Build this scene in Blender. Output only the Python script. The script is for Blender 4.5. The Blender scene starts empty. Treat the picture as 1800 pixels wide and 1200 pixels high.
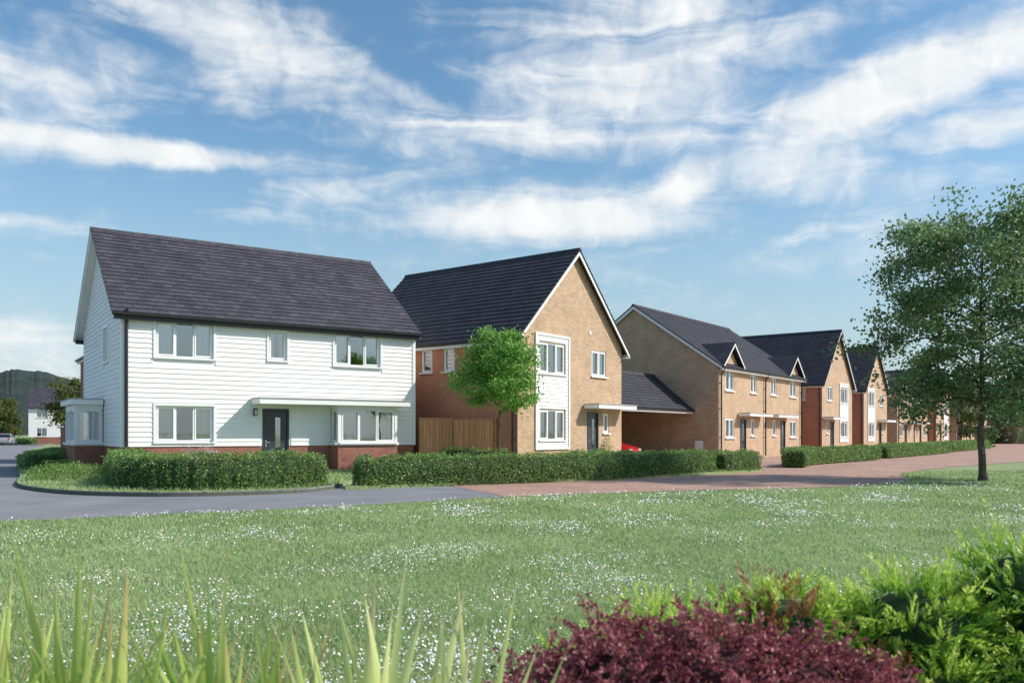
import bpy, math, random, bmesh
import numpy as np
from math import radians, sin, cos, pi, atan, degrees, hypot
from mathutils import Vector, noise as mnoise
random.seed(7)
rng = np.random.default_rng(11)
scene = bpy.context.scene
col = scene.collection
scene.view_settings.view_transform = 'Standard'
scene.view_settings.look = 'None'
scene.view_settings.exposure = 0
F_PX = 1480.0; HOR = 763.0; EYE = 1.4

# ------------------------------------------------------------------ materials
MATS = {}
def nmat(name):
    m = bpy.data.materials.new(name); m.use_nodes = True
    nt = m.node_tree; b = nt.nodes['Principled BSDF']
    MATS[name] = m
    return m, nt, b
def lk(nt, a, b): nt.links.new(a, b)
def ramp(nt, stops, fac=None, interp='LINEAR'):
    r = nt.nodes.new('ShaderNodeValToRGB'); r.color_ramp.interpolation = interp
    els = r.color_ramp.elements
    while len(els) < len(stops): els.new(0.5)
    for e, (p, c) in zip(els, stops):
        e.position = p; e.color = (c[0], c[1], c[2], 1)
    if fac is not None: lk(nt, fac, r.inputs[0])
    return r
def noise_node(nt, vec, scale, detail=4, rough=0.55, dist=0):
    n = nt.nodes.new('ShaderNodeTexNoise'); n.inputs['Scale'].default_value = scale
    n.inputs['Detail'].default_value = detail; n.inputs['Roughness'].default_value = rough
    n.inputs['Distortion'].default_value = dist
    if vec is not None: lk(nt, vec, n.inputs['Vector'])
    return n
def bump(nt, b, height, strength=0.3, dist=0.02):
    bp = nt.nodes.new('ShaderNodeBump'); bp.inputs['Strength'].default_value = strength
    bp.inputs['Distance'].default_value = dist
    lk(nt, height, bp.inputs['Height']); lk(nt, bp.outputs[0], b.inputs['Normal'])
def mixc(nt, a, b, fac, mode='MIX'):
    m = nt.nodes.new('ShaderNodeMix'); m.data_type = 'RGBA'; m.blend_type = mode
    if isinstance(fac, float): m.inputs[0].default_value = fac
    else: lk(nt, fac, m.inputs[0])
    for s, i in ((a, 6), (b, 7)):
        if isinstance(s, tuple): m.inputs[i].default_value = (*s, 1)
        else: lk(nt, s, m.inputs[i])
    return m.outputs[2]
def uvn(nt): return nt.nodes.new('ShaderNodeTexCoord').outputs['UV']
def objn(nt): return nt.nodes.new('ShaderNodeTexCoord').outputs['Object']

def brick_mat(name, c1, c2, mortar, bw=0.225, rh=0.075, ms=0.012, rough=0.85):
    m, nt, b = nmat(name); uv = uvn(nt)
    t = nt.nodes.new('ShaderNodeTexBrick'); lk(nt, uv, t.inputs['Vector'])
    t.inputs['Scale'].default_value = 1; t.inputs['Brick Width'].default_value = bw
    t.inputs['Row Height'].default_value = rh; t.inputs['Mortar Size'].default_value = ms
    t.inputs['Mortar Smooth'].default_value = 0.3; t.inputs['Bias'].default_value = 0
    t.inputs['Color1'].default_value = (*c1, 1); t.inputs['Color2'].default_value = (*c2, 1)
    t.inputs['Mortar'].default_value = (*mortar, 1)
    n = noise_node(nt, uv, 1.3, 6, 0.65)
    r = ramp(nt, [(0.3, (0.78, 0.78, 0.8)), (0.7, (1.15, 1.12, 1.08))], n.outputs[0])
    c = mixc(nt, t.outputs['Color'], r.outputs[0], .8, 'MULTIPLY')
    lk(nt, c, b.inputs['Base Color']); b.inputs['Roughness'].default_value = rough
    bump(nt, b, t.outputs['Fac'], -0.4, 0.01)
    return m
brick_mat('buff_brick', (0.59, 0.405, 0.255), (0.44, 0.29, 0.18), (0.51, 0.385, 0.275))
brick_mat('red_brick', (0.38, 0.12, 0.07), (0.25, 0.08, 0.055), (0.31, 0.205, 0.165))
brick_mat('orange_brick', (0.62, 0.225, 0.125), (0.52, 0.19, 0.105), (0.52, 0.30, 0.21))
def roof_mat(name, c1, c2, lo=.68, hi=1.25):
    m, nt, b = nmat(name); uv = uvn(nt)
    t = nt.nodes.new('ShaderNodeTexBrick'); lk(nt, uv, t.inputs['Vector'])
    t.inputs['Scale'].default_value = 1; t.inputs['Brick Width'].default_value = 0.3
    t.inputs['Row Height'].default_value = 0.27; t.inputs['Mortar Size'].default_value = 0.008
    t.inputs['Color1'].default_value = (*c1, 1); t.inputs['Color2'].default_value = (*c2, 1)
    t.inputs['Mortar'].default_value = (c2[0]*.4, c2[1]*.4, c2[2]*.4, 1)
    n = noise_node(nt, uv, 0.9, 7, 0.7)
    r = ramp(nt, [(0.35, (lo, lo, lo+.02)), (0.65, (hi, hi, hi))], n.outputs[0])
    c = mixc(nt, t.outputs['Color'], r.outputs[0], 1.0, 'MULTIPLY')
    lk(nt, c, b.inputs['Base Color']); b.inputs['Roughness'].default_value = 0.7
    bump(nt, b, t.outputs['Fac'], -0.5, 0.01)
roof_mat('slate_tiles', (0.086, 0.079, 0.098), (0.048, 0.044, 0.058), .74, 1.18)
roof_mat('dark_tiles', (0.046, 0.045, 0.058), (0.027, 0.027, 0.037))

def plain(name, c, rough=0.5, metal=0, var=0.15, scale=3.0, bumpy=0.0):
    m, nt, b = nmat(name); o = objn(nt)
    n = noise_node(nt, o, scale, 4, 0.6)
    lo = tuple(x*(1-var) for x in c); hi = tuple(min(1, x*(1+var)) for x in c)
    r = ramp(nt, [(0.3, lo), (0.7, hi)], n.outputs[0])
    lk(nt, r.outputs[0], b.inputs['Base Color']); b.inputs['Roughness'].default_value = rough
    b.inputs['Metallic'].default_value = metal
    if bumpy: bump(nt, b, n.outputs[0], bumpy, 0.02)
    return m
plain('white_paint', (0.86, 0.86, 0.845), 0.45, var=0.02)
plain('frame_white', (0.86, 0.86, 0.85), 0.3, var=0.02)
m, nt, b = nmat('white_cladding'); uv = uvn(nt)
mp = nt.nodes.new('ShaderNodeMapping'); mp.inputs['Scale'].default_value = (0.6, 6.25, 1); lk(nt, uv, mp.inputs[0])
n = noise_node(nt, mp.outputs[0], 1.0, 5, 0.6)
r = ramp(nt, [(0.3, (0.82, 0.815, 0.80)), (0.65, (0.90, 0.895, 0.875))], n.outputs[0])
lk(nt, r.outputs[0], b.inputs['Base Color']); b.inputs['Roughness'].default_value = 0.55
mp2 = nt.nodes.new('ShaderNodeMapping'); mp2.inputs['Scale'].default_value = (4, 60, 1); lk(nt, uv, mp2.inputs[0])
n2 = noise_node(nt, mp2.outputs[0], 1.0, 3, 0.6); bump(nt, b, n2.outputs[0], 0.15, 0.005)
plain('door_grey', (0.045, 0.052, 0.062), 0.35)
plain('black_plastic', (0.018, 0.018, 0.02), 0.4)
plain('steel', (0.6, 0.6, 0.6), 0.3, 0.9)
plain('curtain_cloth', (0.84, 0.83, 0.80), 0.9, var=0.06)
plain('kerb_stone', (0.24, 0.235, 0.235), 0.9, var=0.25, scale=8, bumpy=0.2)
plain('slab_stone', (0.4, 0.39, 0.38), 0.9, var=0.15, scale=8)
plain('paint_red', (0.45, 0.02, 0.02), 0.25)
plain('paint_silver', (0.35, 0.36, 0.38), 0.25)
plain('paint_dark', (0.03, 0.035, 0.05), 0.25)
plain('car_glass', (0.02, 0.025, 0.03), 0.08)
plain('rubber', (0.02, 0.02, 0.02), 0.8)
plain('lamp_lens', (0.6, 0.6, 0.58), 0.1)
plain('hedge_core', (0.035, 0.06, 0.018), 0.95, var=0.4, scale=12)
plain('conifer_core', (0.022, 0.05, 0.012), 0.95, var=0.4, scale=12)
plain('dark_red_core', (0.06, 0.02, 0.024), 0.95)
# glass
m, nt, b = nmat('window_glass')
out = nt.nodes['Material Output']
tr = nt.nodes.new('ShaderNodeBsdfTransparent'); tr.inputs[0].default_value = (0.93, 0.95, 0.95, 1)
gl = nt.nodes.new('ShaderNodeBsdfGlossy'); gl.inputs['Roughness'].default_value = 0.03
gl.inputs[0].default_value = (0.95, 0.97, 1, 1)
fr = nt.nodes.new('ShaderNodeFresnel'); fr.inputs[0].default_value = 1.9
ad = nt.nodes.new('ShaderNodeMath'); ad.operation = 'ADD'; ad.inputs[1].default_value = 0.24; ad.use_clamp = True
lk(nt, fr.outputs[0], ad.inputs[0])
nn = noise_node(nt, objn(nt), 1.2, 2); bp = nt.nodes.new('ShaderNodeBump'); bp.inputs['Strength'].default_value = 0.1
bp.inputs['Distance'].default_value = 0.05; lk(nt, nn.outputs[0], bp.inputs['Height']); lk(nt, bp.outputs[0], gl.inputs['Normal'])
mx = nt.nodes.new('ShaderNodeMixShader'); lk(nt, ad.outputs[0], mx.inputs[0]); lk(nt, tr.outputs[0], mx.inputs[1]); lk(nt, gl.outputs[0], mx.inputs[2])
lk(nt, mx.outputs[0], out.inputs[0])
# wood fence
m, nt, b = nmat('fence_wood'); uv = uvn(nt)
t = nt.nodes.new('ShaderNodeTexBrick'); lk(nt, uv, t.inputs['Vector'])
t.inputs['Scale'].default_value = 1; t.inputs['Brick Width'].default_value = 0.125; t.inputs['Row Height'].default_value = 50
t.inputs['Mortar Size'].default_value = 0.0; t.offset = 0
t.inputs['Color1'].default_value = (0.82, 0.40, 0.19, 1); t.inputs['Color2'].default_value = (0.58, 0.27, 0.13, 1)
mp = nt.nodes.new('ShaderNodeMapping'); mp.inputs['Scale'].default_value = (30, 1.5, 1); lk(nt, uv, mp.inputs[0])
n = noise_node(nt, mp.outputs[0], 1.0, 5, 0.6)
r = ramp(nt, [(0.3, (0.7, 0.7, 0.7)), (0.7, (1.2, 1.2, 1.2))], n.outputs[0])
lk(nt, mixc(nt, t.outputs['Color'], r.outputs[0], 1.0, 'MULTIPLY'), b.inputs['Base Color']); b.inputs['Roughness'].default_value = 0.8
# bark
m, nt, b = nmat('bark'); o = objn(nt)
mp = nt.nodes.new('ShaderNodeMapping'); mp.inputs['Scale'].default_value = (12, 12, 2.5); lk(nt, o, mp.inputs[0])
n = noise_node(nt, mp.outputs[0], 1.0, 6, 0.7)
r = ramp(nt, [(0.3, (0.045, 0.034, 0.026)), (0.7, (0.15, 0.115, 0.09))], n.outputs[0])
lk(nt, r.outputs[0], b.inputs['Base Color']); b.inputs['Roughness'].default_value = 0.9; bump(nt, b, n.outputs[0], 0.6, 0.02)

def leaf_mat(name, stops, trans=0.3, rough=0.45, clump=0.5, gloss=False):
    m, nt, b = nmat(name); out = nt.nodes['Material Output']
    g = nt.nodes.new('ShaderNodeNewGeometry')
    n = noise_node(nt, objn(nt), clump, 2)
    a = nt.nodes.new('ShaderNodeMath'); a.operation = 'MULTIPLY_ADD'; a.inputs[1].default_value = 0.6
    lk(nt, g.outputs['Random Per Island'], a.inputs[0])
    s = nt.nodes.new('ShaderNodeMath'); s.operation = 'MULTIPLY_ADD'; s.inputs[1].default_value = 1.0; s.inputs[2].default_value = -0.3
    lk(nt, n.outputs[0], s.inputs[0]); lk(nt, s.outputs[0], a.inputs[2])
    r = ramp(nt, stops, a.outputs[0])
    if gloss: lk(nt, r.outputs[0], b.inputs['Base Color']); b.inputs['Roughness'].default_value = rough; surf = b.outputs[0]
    else:
        dfn = nt.nodes.new('ShaderNodeBsdfDiffuse'); lk(nt, r.outputs[0], dfn.inputs[0]); surf = dfn.outputs[0]; nt.nodes.remove(b)
    t = nt.nodes.new('ShaderNodeBsdfTranslucent')
    lk(nt, r.outputs[0], t.inputs[0])
    mx = nt.nodes.new('ShaderNodeMixShader'); mx.inputs[0].default_value = trans
    lk(nt, surf, mx.inputs[1]); lk(nt, t.outputs[0], mx.inputs[2]); lk(nt, mx.outputs[0], out.inputs[0])
    return m
leaf_mat('hedge_leaf', [(0.0, (0.09, 0.16, 0.035)), (0.5, (0.20, 0.34, 0.08)), (1.0, (0.38, 0.52, 0.17))], 0.35, clump=1.5, gloss=True)
leaf_mat('young_tree_leaf', [(0.0, (0.11, 0.24, 0.055)), (0.5, (0.23, 0.45, 0.10)), (1.0, (0.40, 0.62, 0.20))], 0.4, clump=1.0)
leaf_mat('tree_leaf', [(0.0, (0.08, 0.14, 0.065)), (0.5, (0.17, 0.27, 0.115)), (1.0, (0.36, 0.47, 0.22))], 0.45, clump=0.8, gloss=True)
leaf_mat('far_leaf', [(0.0, (0.05, 0.08, 0.03)), (0.5, (0.12, 0.15, 0.05)), (1.0, (0.24, 0.22, 0.07))], 0.3, clump=0.4)
leaf_mat('grass_blade', [(0.0, (0.22, 0.31, 0.12)), (0.5, (0.38, 0.50, 0.22)), (1.0, (0.56, 0.62, 0.36))], 0.42, 0.6, clump=0.35)
leaf_mat('barberry_leaf', [(0.0, (0.13, 0.028, 0.042)), (0.5, (0.36, 0.085, 0.11)), (0.85, (0.55, 0.22, 0.24)), (1.0, (0.72, 0.46, 0.44))], 0.3, 0.5, clump=4, gloss=True)
leaf_mat('lavender_leaf', [(0.0, (0.30, 0.30, 0.32)), (0.5, (0.48, 0.44, 0.48)), (1.0, (0.66, 0.6, 0.64))], 0.2, clump=3)
plain('petal_white', (0.82, 0.82, 0.79), 0.7, var=0.05)
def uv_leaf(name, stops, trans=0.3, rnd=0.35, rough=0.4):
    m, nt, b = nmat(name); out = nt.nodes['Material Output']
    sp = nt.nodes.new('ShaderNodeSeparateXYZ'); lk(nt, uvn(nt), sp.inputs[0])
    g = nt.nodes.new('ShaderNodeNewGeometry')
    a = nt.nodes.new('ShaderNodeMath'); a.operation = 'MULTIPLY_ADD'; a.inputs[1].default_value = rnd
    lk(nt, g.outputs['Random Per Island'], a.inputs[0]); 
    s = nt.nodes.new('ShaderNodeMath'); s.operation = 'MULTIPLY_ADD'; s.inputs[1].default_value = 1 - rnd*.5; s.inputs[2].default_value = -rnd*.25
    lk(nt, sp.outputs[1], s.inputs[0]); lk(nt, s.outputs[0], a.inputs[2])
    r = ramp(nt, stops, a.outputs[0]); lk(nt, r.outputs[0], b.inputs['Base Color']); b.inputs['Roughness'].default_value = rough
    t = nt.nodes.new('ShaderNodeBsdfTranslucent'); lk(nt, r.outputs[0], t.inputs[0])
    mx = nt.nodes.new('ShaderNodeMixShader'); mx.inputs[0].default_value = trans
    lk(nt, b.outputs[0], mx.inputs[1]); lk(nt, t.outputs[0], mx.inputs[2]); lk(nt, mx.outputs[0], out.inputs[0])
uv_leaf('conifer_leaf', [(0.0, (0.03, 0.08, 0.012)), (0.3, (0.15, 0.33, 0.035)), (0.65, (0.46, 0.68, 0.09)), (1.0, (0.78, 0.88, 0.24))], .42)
uv_leaf('rust_leaf', [(0.0, (0.10, 0.03, 0.02)), (0.5, (0.36, 0.11, 0.06)), (1.0, (0.54, 0.28, 0.12))])
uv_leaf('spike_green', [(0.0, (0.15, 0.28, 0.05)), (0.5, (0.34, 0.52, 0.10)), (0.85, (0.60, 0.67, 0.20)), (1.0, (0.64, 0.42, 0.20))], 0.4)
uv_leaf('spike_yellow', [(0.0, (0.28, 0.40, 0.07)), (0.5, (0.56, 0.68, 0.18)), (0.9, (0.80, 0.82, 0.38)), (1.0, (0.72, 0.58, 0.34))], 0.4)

# grounds
m, nt, b = nmat('lawn'); o = objn(nt)
n = noise_node(nt, o, 0.35, 6, 0.65); n2 = noise_node(nt, o, 22, 4, 0.7)
r = ramp(nt, [(0.3, (0.20, 0.26, 0.11)), (0.55, (0.27, 0.35, 0.15)), (0.75, (0.36, 0.41, 0.22))], n.outputs[0])
r2 = ramp(nt, [(0.3, (0.6, 0.6, 0.55)), (0.7, (1.35, 1.3, 1.3))], n2.outputs[0])
lk(nt, mixc(nt, r.outputs[0], r2.outputs[0], 1.0, 'MULTIPLY'), b.inputs['Base Color']); b.inputs['Roughness'].default_value = 0.95
bump(nt, b, n2.outputs[0], 0.5, 0.04)
m, nt, b = nmat('asphalt'); o = objn(nt)
n = noise_node(nt, o, 0.6, 6, 0.6); n2 = noise_node(nt, o, 60, 3, 0.7)
r = ramp(nt, [(0.3, (0.19, 0.188, 0.20)), (0.7, (0.27, 0.266, 0.28))], n.outputs[0])
r2 = ramp(nt, [(0.3, (0.7, 0.7, 0.7)), (0.7, (1.3, 1.3, 1.3))], n2.outputs[0])
lk(nt, mixc(nt, r.outputs[0], r2.outputs[0], 1.0, 'MULTIPLY'), b.inputs['Base Color']); b.inputs['Roughness'].default_value = 0.9
bump(nt, b, n2.outputs[0], 0.3, 0.01)
m, nt, b = nmat('pavers'); o = objn(nt)
mp = nt.nodes.new('ShaderNodeMapping'); mp.inputs['Rotation'].default_value = (0, 0, radians(-53)); lk(nt, o, mp.inputs[0])
t = nt.nodes.new('ShaderNodeTexBrick'); lk(nt, mp.outputs[0], t.inputs['Vector'])
t.inputs['Scale'].default_value = 1; t.inputs['Brick Width'].default_value = 0.2; t.inputs['Row Height'].default_value = 0.1
t.inputs['Mortar Size'].default_value = 0.006
t.inputs['Color1'].default_value = (0.55, 0.325, 0.24, 1); t.inputs['Color2'].default_value = (0.39, 0.245, 0.19, 1); t.inputs['Mortar'].default_value = (0.23, 0.165, 0.14, 1)
n = noise_node(nt, o, 0.5, 7, 0.7)
r = ramp(nt, [(0.3, (0.75, 0.75, 0.78)), (0.7, (1.2, 1.2, 1.15))], n.outputs[0])
lk(nt, mixc(nt, t.outputs['Color'], r.outputs[0], 1.0, 'MULTIPLY'), b.inputs['Base Color']); b.inputs['Roughness'].default_value = 0.85
bump(nt, b, t.outputs['Fac'], -0.3, 0.01)
m, nt, b = nmat('hill_wood'); o = objn(nt)
n = noise_node(nt, o, 0.03, 8, 0.7)
r = ramp(nt, [(0.35, (0.015, 0.028, 0.027)), (0.65, (0.038, 0.058, 0.044))], n.outputs[0])
lk(nt, r.outputs[0], b.inputs['Base Color']); b.inputs['Roughness'].default_value = 1; bump(nt, b, n.outputs[0], 1.0, 8)

# ------------------------------------------------------------------ mesh builder
class MB:
    def __init__(s): s.v = []; s.f = []; s.m = []; s.uv = []; s.mats = []
    def mi(s, mat):
        if mat not in s.mats: s.mats.append(mat)
        return s.mats.index(mat)
    def poly(s, pts, mat, nrm=None, uv=None):
        pts = [Vector(p) for p in pts]
        n = Vector((0, 0, 0))
        for i in range(len(pts)):
            a = pts[i]; b2 = pts[(i+1) % len(pts)]
            n += Vector(((a.y-b2.y)*(a.z+b2.z), (a.z-b2.z)*(a.x+b2.x), (a.x-b2.x)*(a.y+b2.y)))
        if n.length < 1e-12: return
        n.normalize()
        if nrm is not None and n.dot(Vector(nrm)) < 0:
            pts.reverse(); n = -n
            if uv: uv = uv[::-1]
        if uv is None:
            if abs(n.z) > 0.999: h = Vector((1, 0, 0)); w = Vector((0, 1, 0))
            else: h = Vector((0, 0, 1)).cross(n).normalized(); w = n.cross(h)
            uv = [(p.dot(h), p.dot(w)) for p in pts]
        i0 = len(s.v); s.v += [tuple(p) for p in pts]; s.f.append(tuple(range(i0, i0+len(pts)))); s.m.append(s.mi(mat)); s.uv += uv
    def prism(s, pts, vec, mat, caps=True):
        pts = [Vector(p) for p in pts]; vec = Vector(vec); q = [p+vec for p in pts]
        c = sum(pts, Vector())/len(pts) + vec*.5
        if caps:
            s.poly(pts, mat, -vec); s.poly(q, mat, vec)
        for i in range(len(pts)):
            j = (i+1) % len(pts); fc = (pts[i]+pts[j]+q[i]+q[j])/4
            s.poly([pts[i], pts[j], q[j], q[i]], mat, fc-c)
    def box(s, x0, x1, y0, y1, z0, z1, mat):
        s.prism([(x0, y0, z0), (x1, y0, z0), (x1, y1, z0), (x0, y1, z0)], (0, 0, z1-z0), mat)
    def fbox(s, F, s0, s1, d0, d1, z0, z1, mat):
        s.prism([F.p(s0, d0, z0), F.p(s1, d0, z0), F.p(s1, d1, z0), F.p(s0, d1, z0)], (0, 0, z1-z0), mat)
    def cyl(s, p0, p1, r0, r1, mat, n=8, caps=True):
        p0 = Vector(p0); p1 = Vector(p1); d = (p1-p0)
        if d.length < 1e-6: return
        d.normalize(); a = d.orthogonal().normalized(); b2 = d.cross(a)
        A = [p0+(a*cos(2*pi*i/n)+b2*sin(2*pi*i/n))*r0 for i in range(n)]
        B = [p1+(a*cos(2*pi*i/n)+b2*sin(2*pi*i/n))*r1 for i in range(n)]
        for i in range(n):
            j = (i+1) % n; s.poly([A[i], A[j], B[j], B[i]], mat, (A[i]+A[j])/2-p0)
        if caps: s.poly(A, mat, -d); s.poly(B, mat, d)
    def make(s, name, parent=None, loc=None, rot=None, smooth=False):
        me = bpy.data.meshes.new(name); me.from_pydata(s.v, [], s.f)
        for m_ in s.mats: me.materials.append(MATS[m_])
        me.polygons.foreach_set('material_index', s.m)
        ul = me.uv_layers.new(name='UVMap'); ul.data.foreach_set('uv', [c for u in s.uv for c in u])
        if smooth: me.polygons.foreach_set('use_smooth', [True]*len(s.f))
        me.update(); ob = bpy.data.objects.new(name, me); col.objects.link(ob)
        if parent: ob.parent = parent
        if loc is not None: ob.location = loc
        if rot is not None: ob.rotation_euler = (0, 0, rot)
        return ob
class FR:
    def __init__(s, o, u, n): s.o = Vector((*o, 0)); s.u = Vector((*u, 0)); s.n = Vector((*n, 0))
    def p(s, a, d, z): return s.o + s.u*a + s.n*d + Vector((0, 0, z))
    def shift(s, a, d): q = s.p(a, d, 0); return FR((q.x, q.y), (s.u.x, s.u.y), (s.n.x, s.n.y))
def tag(o, label, cat, group=None, kind=None):
    if label: o['label'] = label
    if cat: o['category'] = cat
    if group: o['group'] = group
    if kind: o['kind'] = kind
def empty(name, loc, rot=0, label=None, cat=None, group=None):
    e = bpy.data.objects.new(name, None); e.location = loc; e.rotation_euler = (0, 0, rot); e.empty_display_size = 0.3
    col.objects.link(e)
    tag(e, label, cat, group); return e
def np_mesh(name, V, n_per, mat, parent=None, UV=None, mats=None, midx=None):
    V = np.asarray(V, dtype=np.float32); nv = len(V); nf = nv//n_per
    me = bpy.data.meshes.new(name); me.vertices.add(nv); me.vertices.foreach_set('co', V.ravel())
    me.loops.add(nv); me.loops.foreach_set('vertex_index', np.arange(nv, dtype=np.int32))
    me.polygons.add(nf); me.polygons.foreach_set('loop_start', np.arange(0, nv, n_per, dtype=np.int32))
    if UV is not None:
        u = me.uv_layers.new(name='UVMap'); u.data.foreach_set('uv', np.asarray(UV, dtype=np.float32).ravel())
    for m_ in (mats or [mat]): me.materials.append(MATS[m_])
    if midx is not None: me.polygons.foreach_set('material_index', np.asarray(midx, dtype=np.int32))
    me.update(calc_edges=True); me.validate()
    ob = bpy.data.objects.new(name, me); col.objects.link(ob)
    if parent: ob.parent = parent
    return ob
def unit(a): return a/np.maximum(np.linalg.norm(a, axis=1, keepdims=True), 1e-9)
def leaf_quads(C, L, W, up=0.4, D=None):
    n = len(C)
    if D is None:
        D = unit(rng.normal(size=(n, 3)) + np.array([0, 0, -0.2]))
    N = unit(rng.normal(size=(n, 3)) + np.array([0, 0, up*2]))
    S = unit(np.cross(D, N)); 
    L = np.broadcast_to(L, (n,))[:, None]*rng.uniform(.6, 1.25, (n, 1)); W = np.broadcast_to(W, (n,))[:, None]*rng.uniform(.7, 1.2, (n, 1))
    a = C - D*L*.5; c = C + D*L*.5; b_ = C + S*W*.5; d = C - S*W*.5
    return np.stack([a, b_, c, d], axis=1).reshape(-1, 3)

# ------------------------------------------------------------------ building parts
def wall(mb, F, L, z0, z1, ops, mat, reveal=0.1, mat2=None, zs2=None):
    xs = sorted(set([0, L]+[o[0] for o in ops]+[o[1] for o in ops])); zs = sorted(set([z0, z1]+[o[2] for o in ops]+[o[3] for o in ops]+([zs2] if zs2 else [])))
    for i in range(len(xs)-1):
        for j in range(len(zs)-1):
            cx = (xs[i]+xs[i+1])/2; cz = (zs[j]+zs[j+1])/2
            if any(o[0] < cx < o[1] and o[2] < cz < o[3] for o in ops): continue
            mb.poly([F.p(xs[i], 0, zs[j]), F.p(xs[i+1], 0, zs[j]), F.p(xs[i+1], 0, zs[j+1]), F.p(xs[i], 0, zs[j+1])], mat2 if (mat2 and cz > zs2) else mat, F.n)
    for (a, b_, c, d) in ops:
        for (p, q, nn) in (((a, c), (a, d), F.u), ((b_, c), (b_, d), -F.u), ((a, c), (b_, c), Vector((0, 0, 1))), ((a, d), (b_, d), Vector((0, 0, -1)))):
            mb.poly([F.p(p[0], 0, p[1]), F.p(q[0], 0, q[1]), F.p(q[0], -reveal-.05, q[1]), F.p(p[0], -reveal-.05, p[1])], mat2 or mat, nn)
def cladding(mb, F, L, z0, z1, ops, step=0.16, lim=None, mat='white_cladding'):
    rows = []; z = z0
    while z < z1-0.02: rows.append((z, min(z+step, z1))); z += step
    for (r0, r1) in rows:
        cuts = sorted(set([r0, r1]+[v for o in ops for v in (o[2], o[3]) if r0+.01 < v < r1-.01]))
        for q0, q1 in zip(cuts[:-1], cuts[1:]):
            a0, a1 = (0, L) if lim is None else lim((r0+r1)/2)
            segs = [(a0, a1)]
            for (p, q, c, d) in ops:
                if c < q1-0.005 and d > q0+0.005:
                    ns = []
                    for (s0, s1) in segs:
                        if q <= s0 or p >= s1: ns.append((s0, s1)); continue
                        if p > s0: ns.append((s0, p))
                        if q < s1: ns.append((q, s1))
                    segs = ns
            dd = lambda zz: .04-.026*(zz-r0)/step
            for (s0, s1) in segs:
                if s1-s0 < .02: continue
                A, B = dd(q0), dd(q1)
                mb.poly([F.p(s0, A, q0), F.p(s1, A, q0), F.p(s1, B, q1), F.p(s0, B, q1)], mat, F.n)
                mb.poly([F.p(s0, A, q0), F.p(s1, A, q0), F.p(s1, .004, q0), F.p(s0, .004, q0)], mat, (0, 0, -1))
                mb.poly([F.p(s0, A, q0), F.p(s0, B, q1), F.p(s0, .004, q1), F.p(s0, .004, q0)], mat, -F.u)
                mb.poly([F.p(s1, A, q0), F.p(s1, B, q1), F.p(s1, .004, q1), F.p(s1, .004, q0)], mat, F.u)
def window(parent, F, s0, s1, z0, z1, panes=3, casing=False, curtains=True, fine=True):
    mb = MB(); w = .055; W = 'frame_white'; D0, D1 = -.10, -.035
    if casing:
        c = .07
        mb.fbox(F, s0-c, s1+c, .0, .065, z1, z1+c, W); mb.fbox(F, s0-c, s0, .0, .062, z0, z1, W); mb.fbox(F, s1, s1+c, .0, .062, z0, z1, W)
    mb.fbox(F, s0-.07, s1+.07, -.03, .09, z0-.055, z0, W)
    mb.fbox(F, s0, s1, D0, D1, z0, z0+w, W); mb.fbox(F, s0, s1, D0, D1, z1-w, z1, W)
    mb.fbox(F, s0, s0+w, D0, D1, z0+w, z1-w, W); mb.fbox(F, s1-w, s1, D0, D1, z0+w, z1-w, W)
    pw = (s1-s0-2*w)/panes
    for i in range(1, panes):
        x = s0+w+pw*i; mb.fbox(F, x-w*.5, x+w*.5, D0, D1, z0+w, z1-w, W)
    if fine:
        for i in range(panes):
            if panes == 3 and i == 1: continue
            a = s0+w+pw*i+(.5*w if i else 0); b_ = s0+w+pw*(i+1)-(.5*w if i < panes-1 else 0); t = .045; e0, e1 = -.09, -.018
            mb.fbox(F, a, b_, e0, e1, z0+w, z0+w+t, W); mb.fbox(F, a, b_, e0, e1, z1-w-t, z1-w, W)
            mb.fbox(F, a, a+t, e0, e1, z0+w+t, z1-w-t, W); mb.fbox(F, b_-t, b_, e0, e1, z0+w+t, z1-w-t, W)
    ob = mb.make('window', parent)
    g = MB(); g.poly([F.p(s0+.03, -.075, z0+.03), F.p(s1-.03, -.075, z0+.03), F.p(s1-.03, -.075, z1-.03), F.p(s0+.03, -.075, z1-.03)], 'window_glass', F.n)
    g.make('glass', ob)
    if curtains:
        k = (s1-s0)*random.uniform(.27, .40)
        for (a, b_) in ((s0, s0+k), (s1-k, s1)):
            c = MB(); n = max(6, int((b_-a)/.04)); P0 = []
            for i in range(n+1):
                x0 = a+(b_-a)*i/n; P0.append((x0, -.15-.025*sin(i*1.9)))
            for i in range(n):
                (x0, q0), (x1, q1) = P0[i], P0[i+1]
                c.poly([F.p(x0, q0, z0-.1), F.p(x1, q1, z0-.1), F.p(x1, q1, z1+.1), F.p(x0, q0, z1+.1)], 'curtain_cloth', F.n)
            o_ = c.make('curtain', ob)
            bm = bmesh.new(); bm.from_mesh(o_.data); bmesh.ops.remove_doubles(bm, verts=bm.verts, dist=1e-5); bm.to_mesh(o_.data); bm.free()
    return ob
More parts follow.
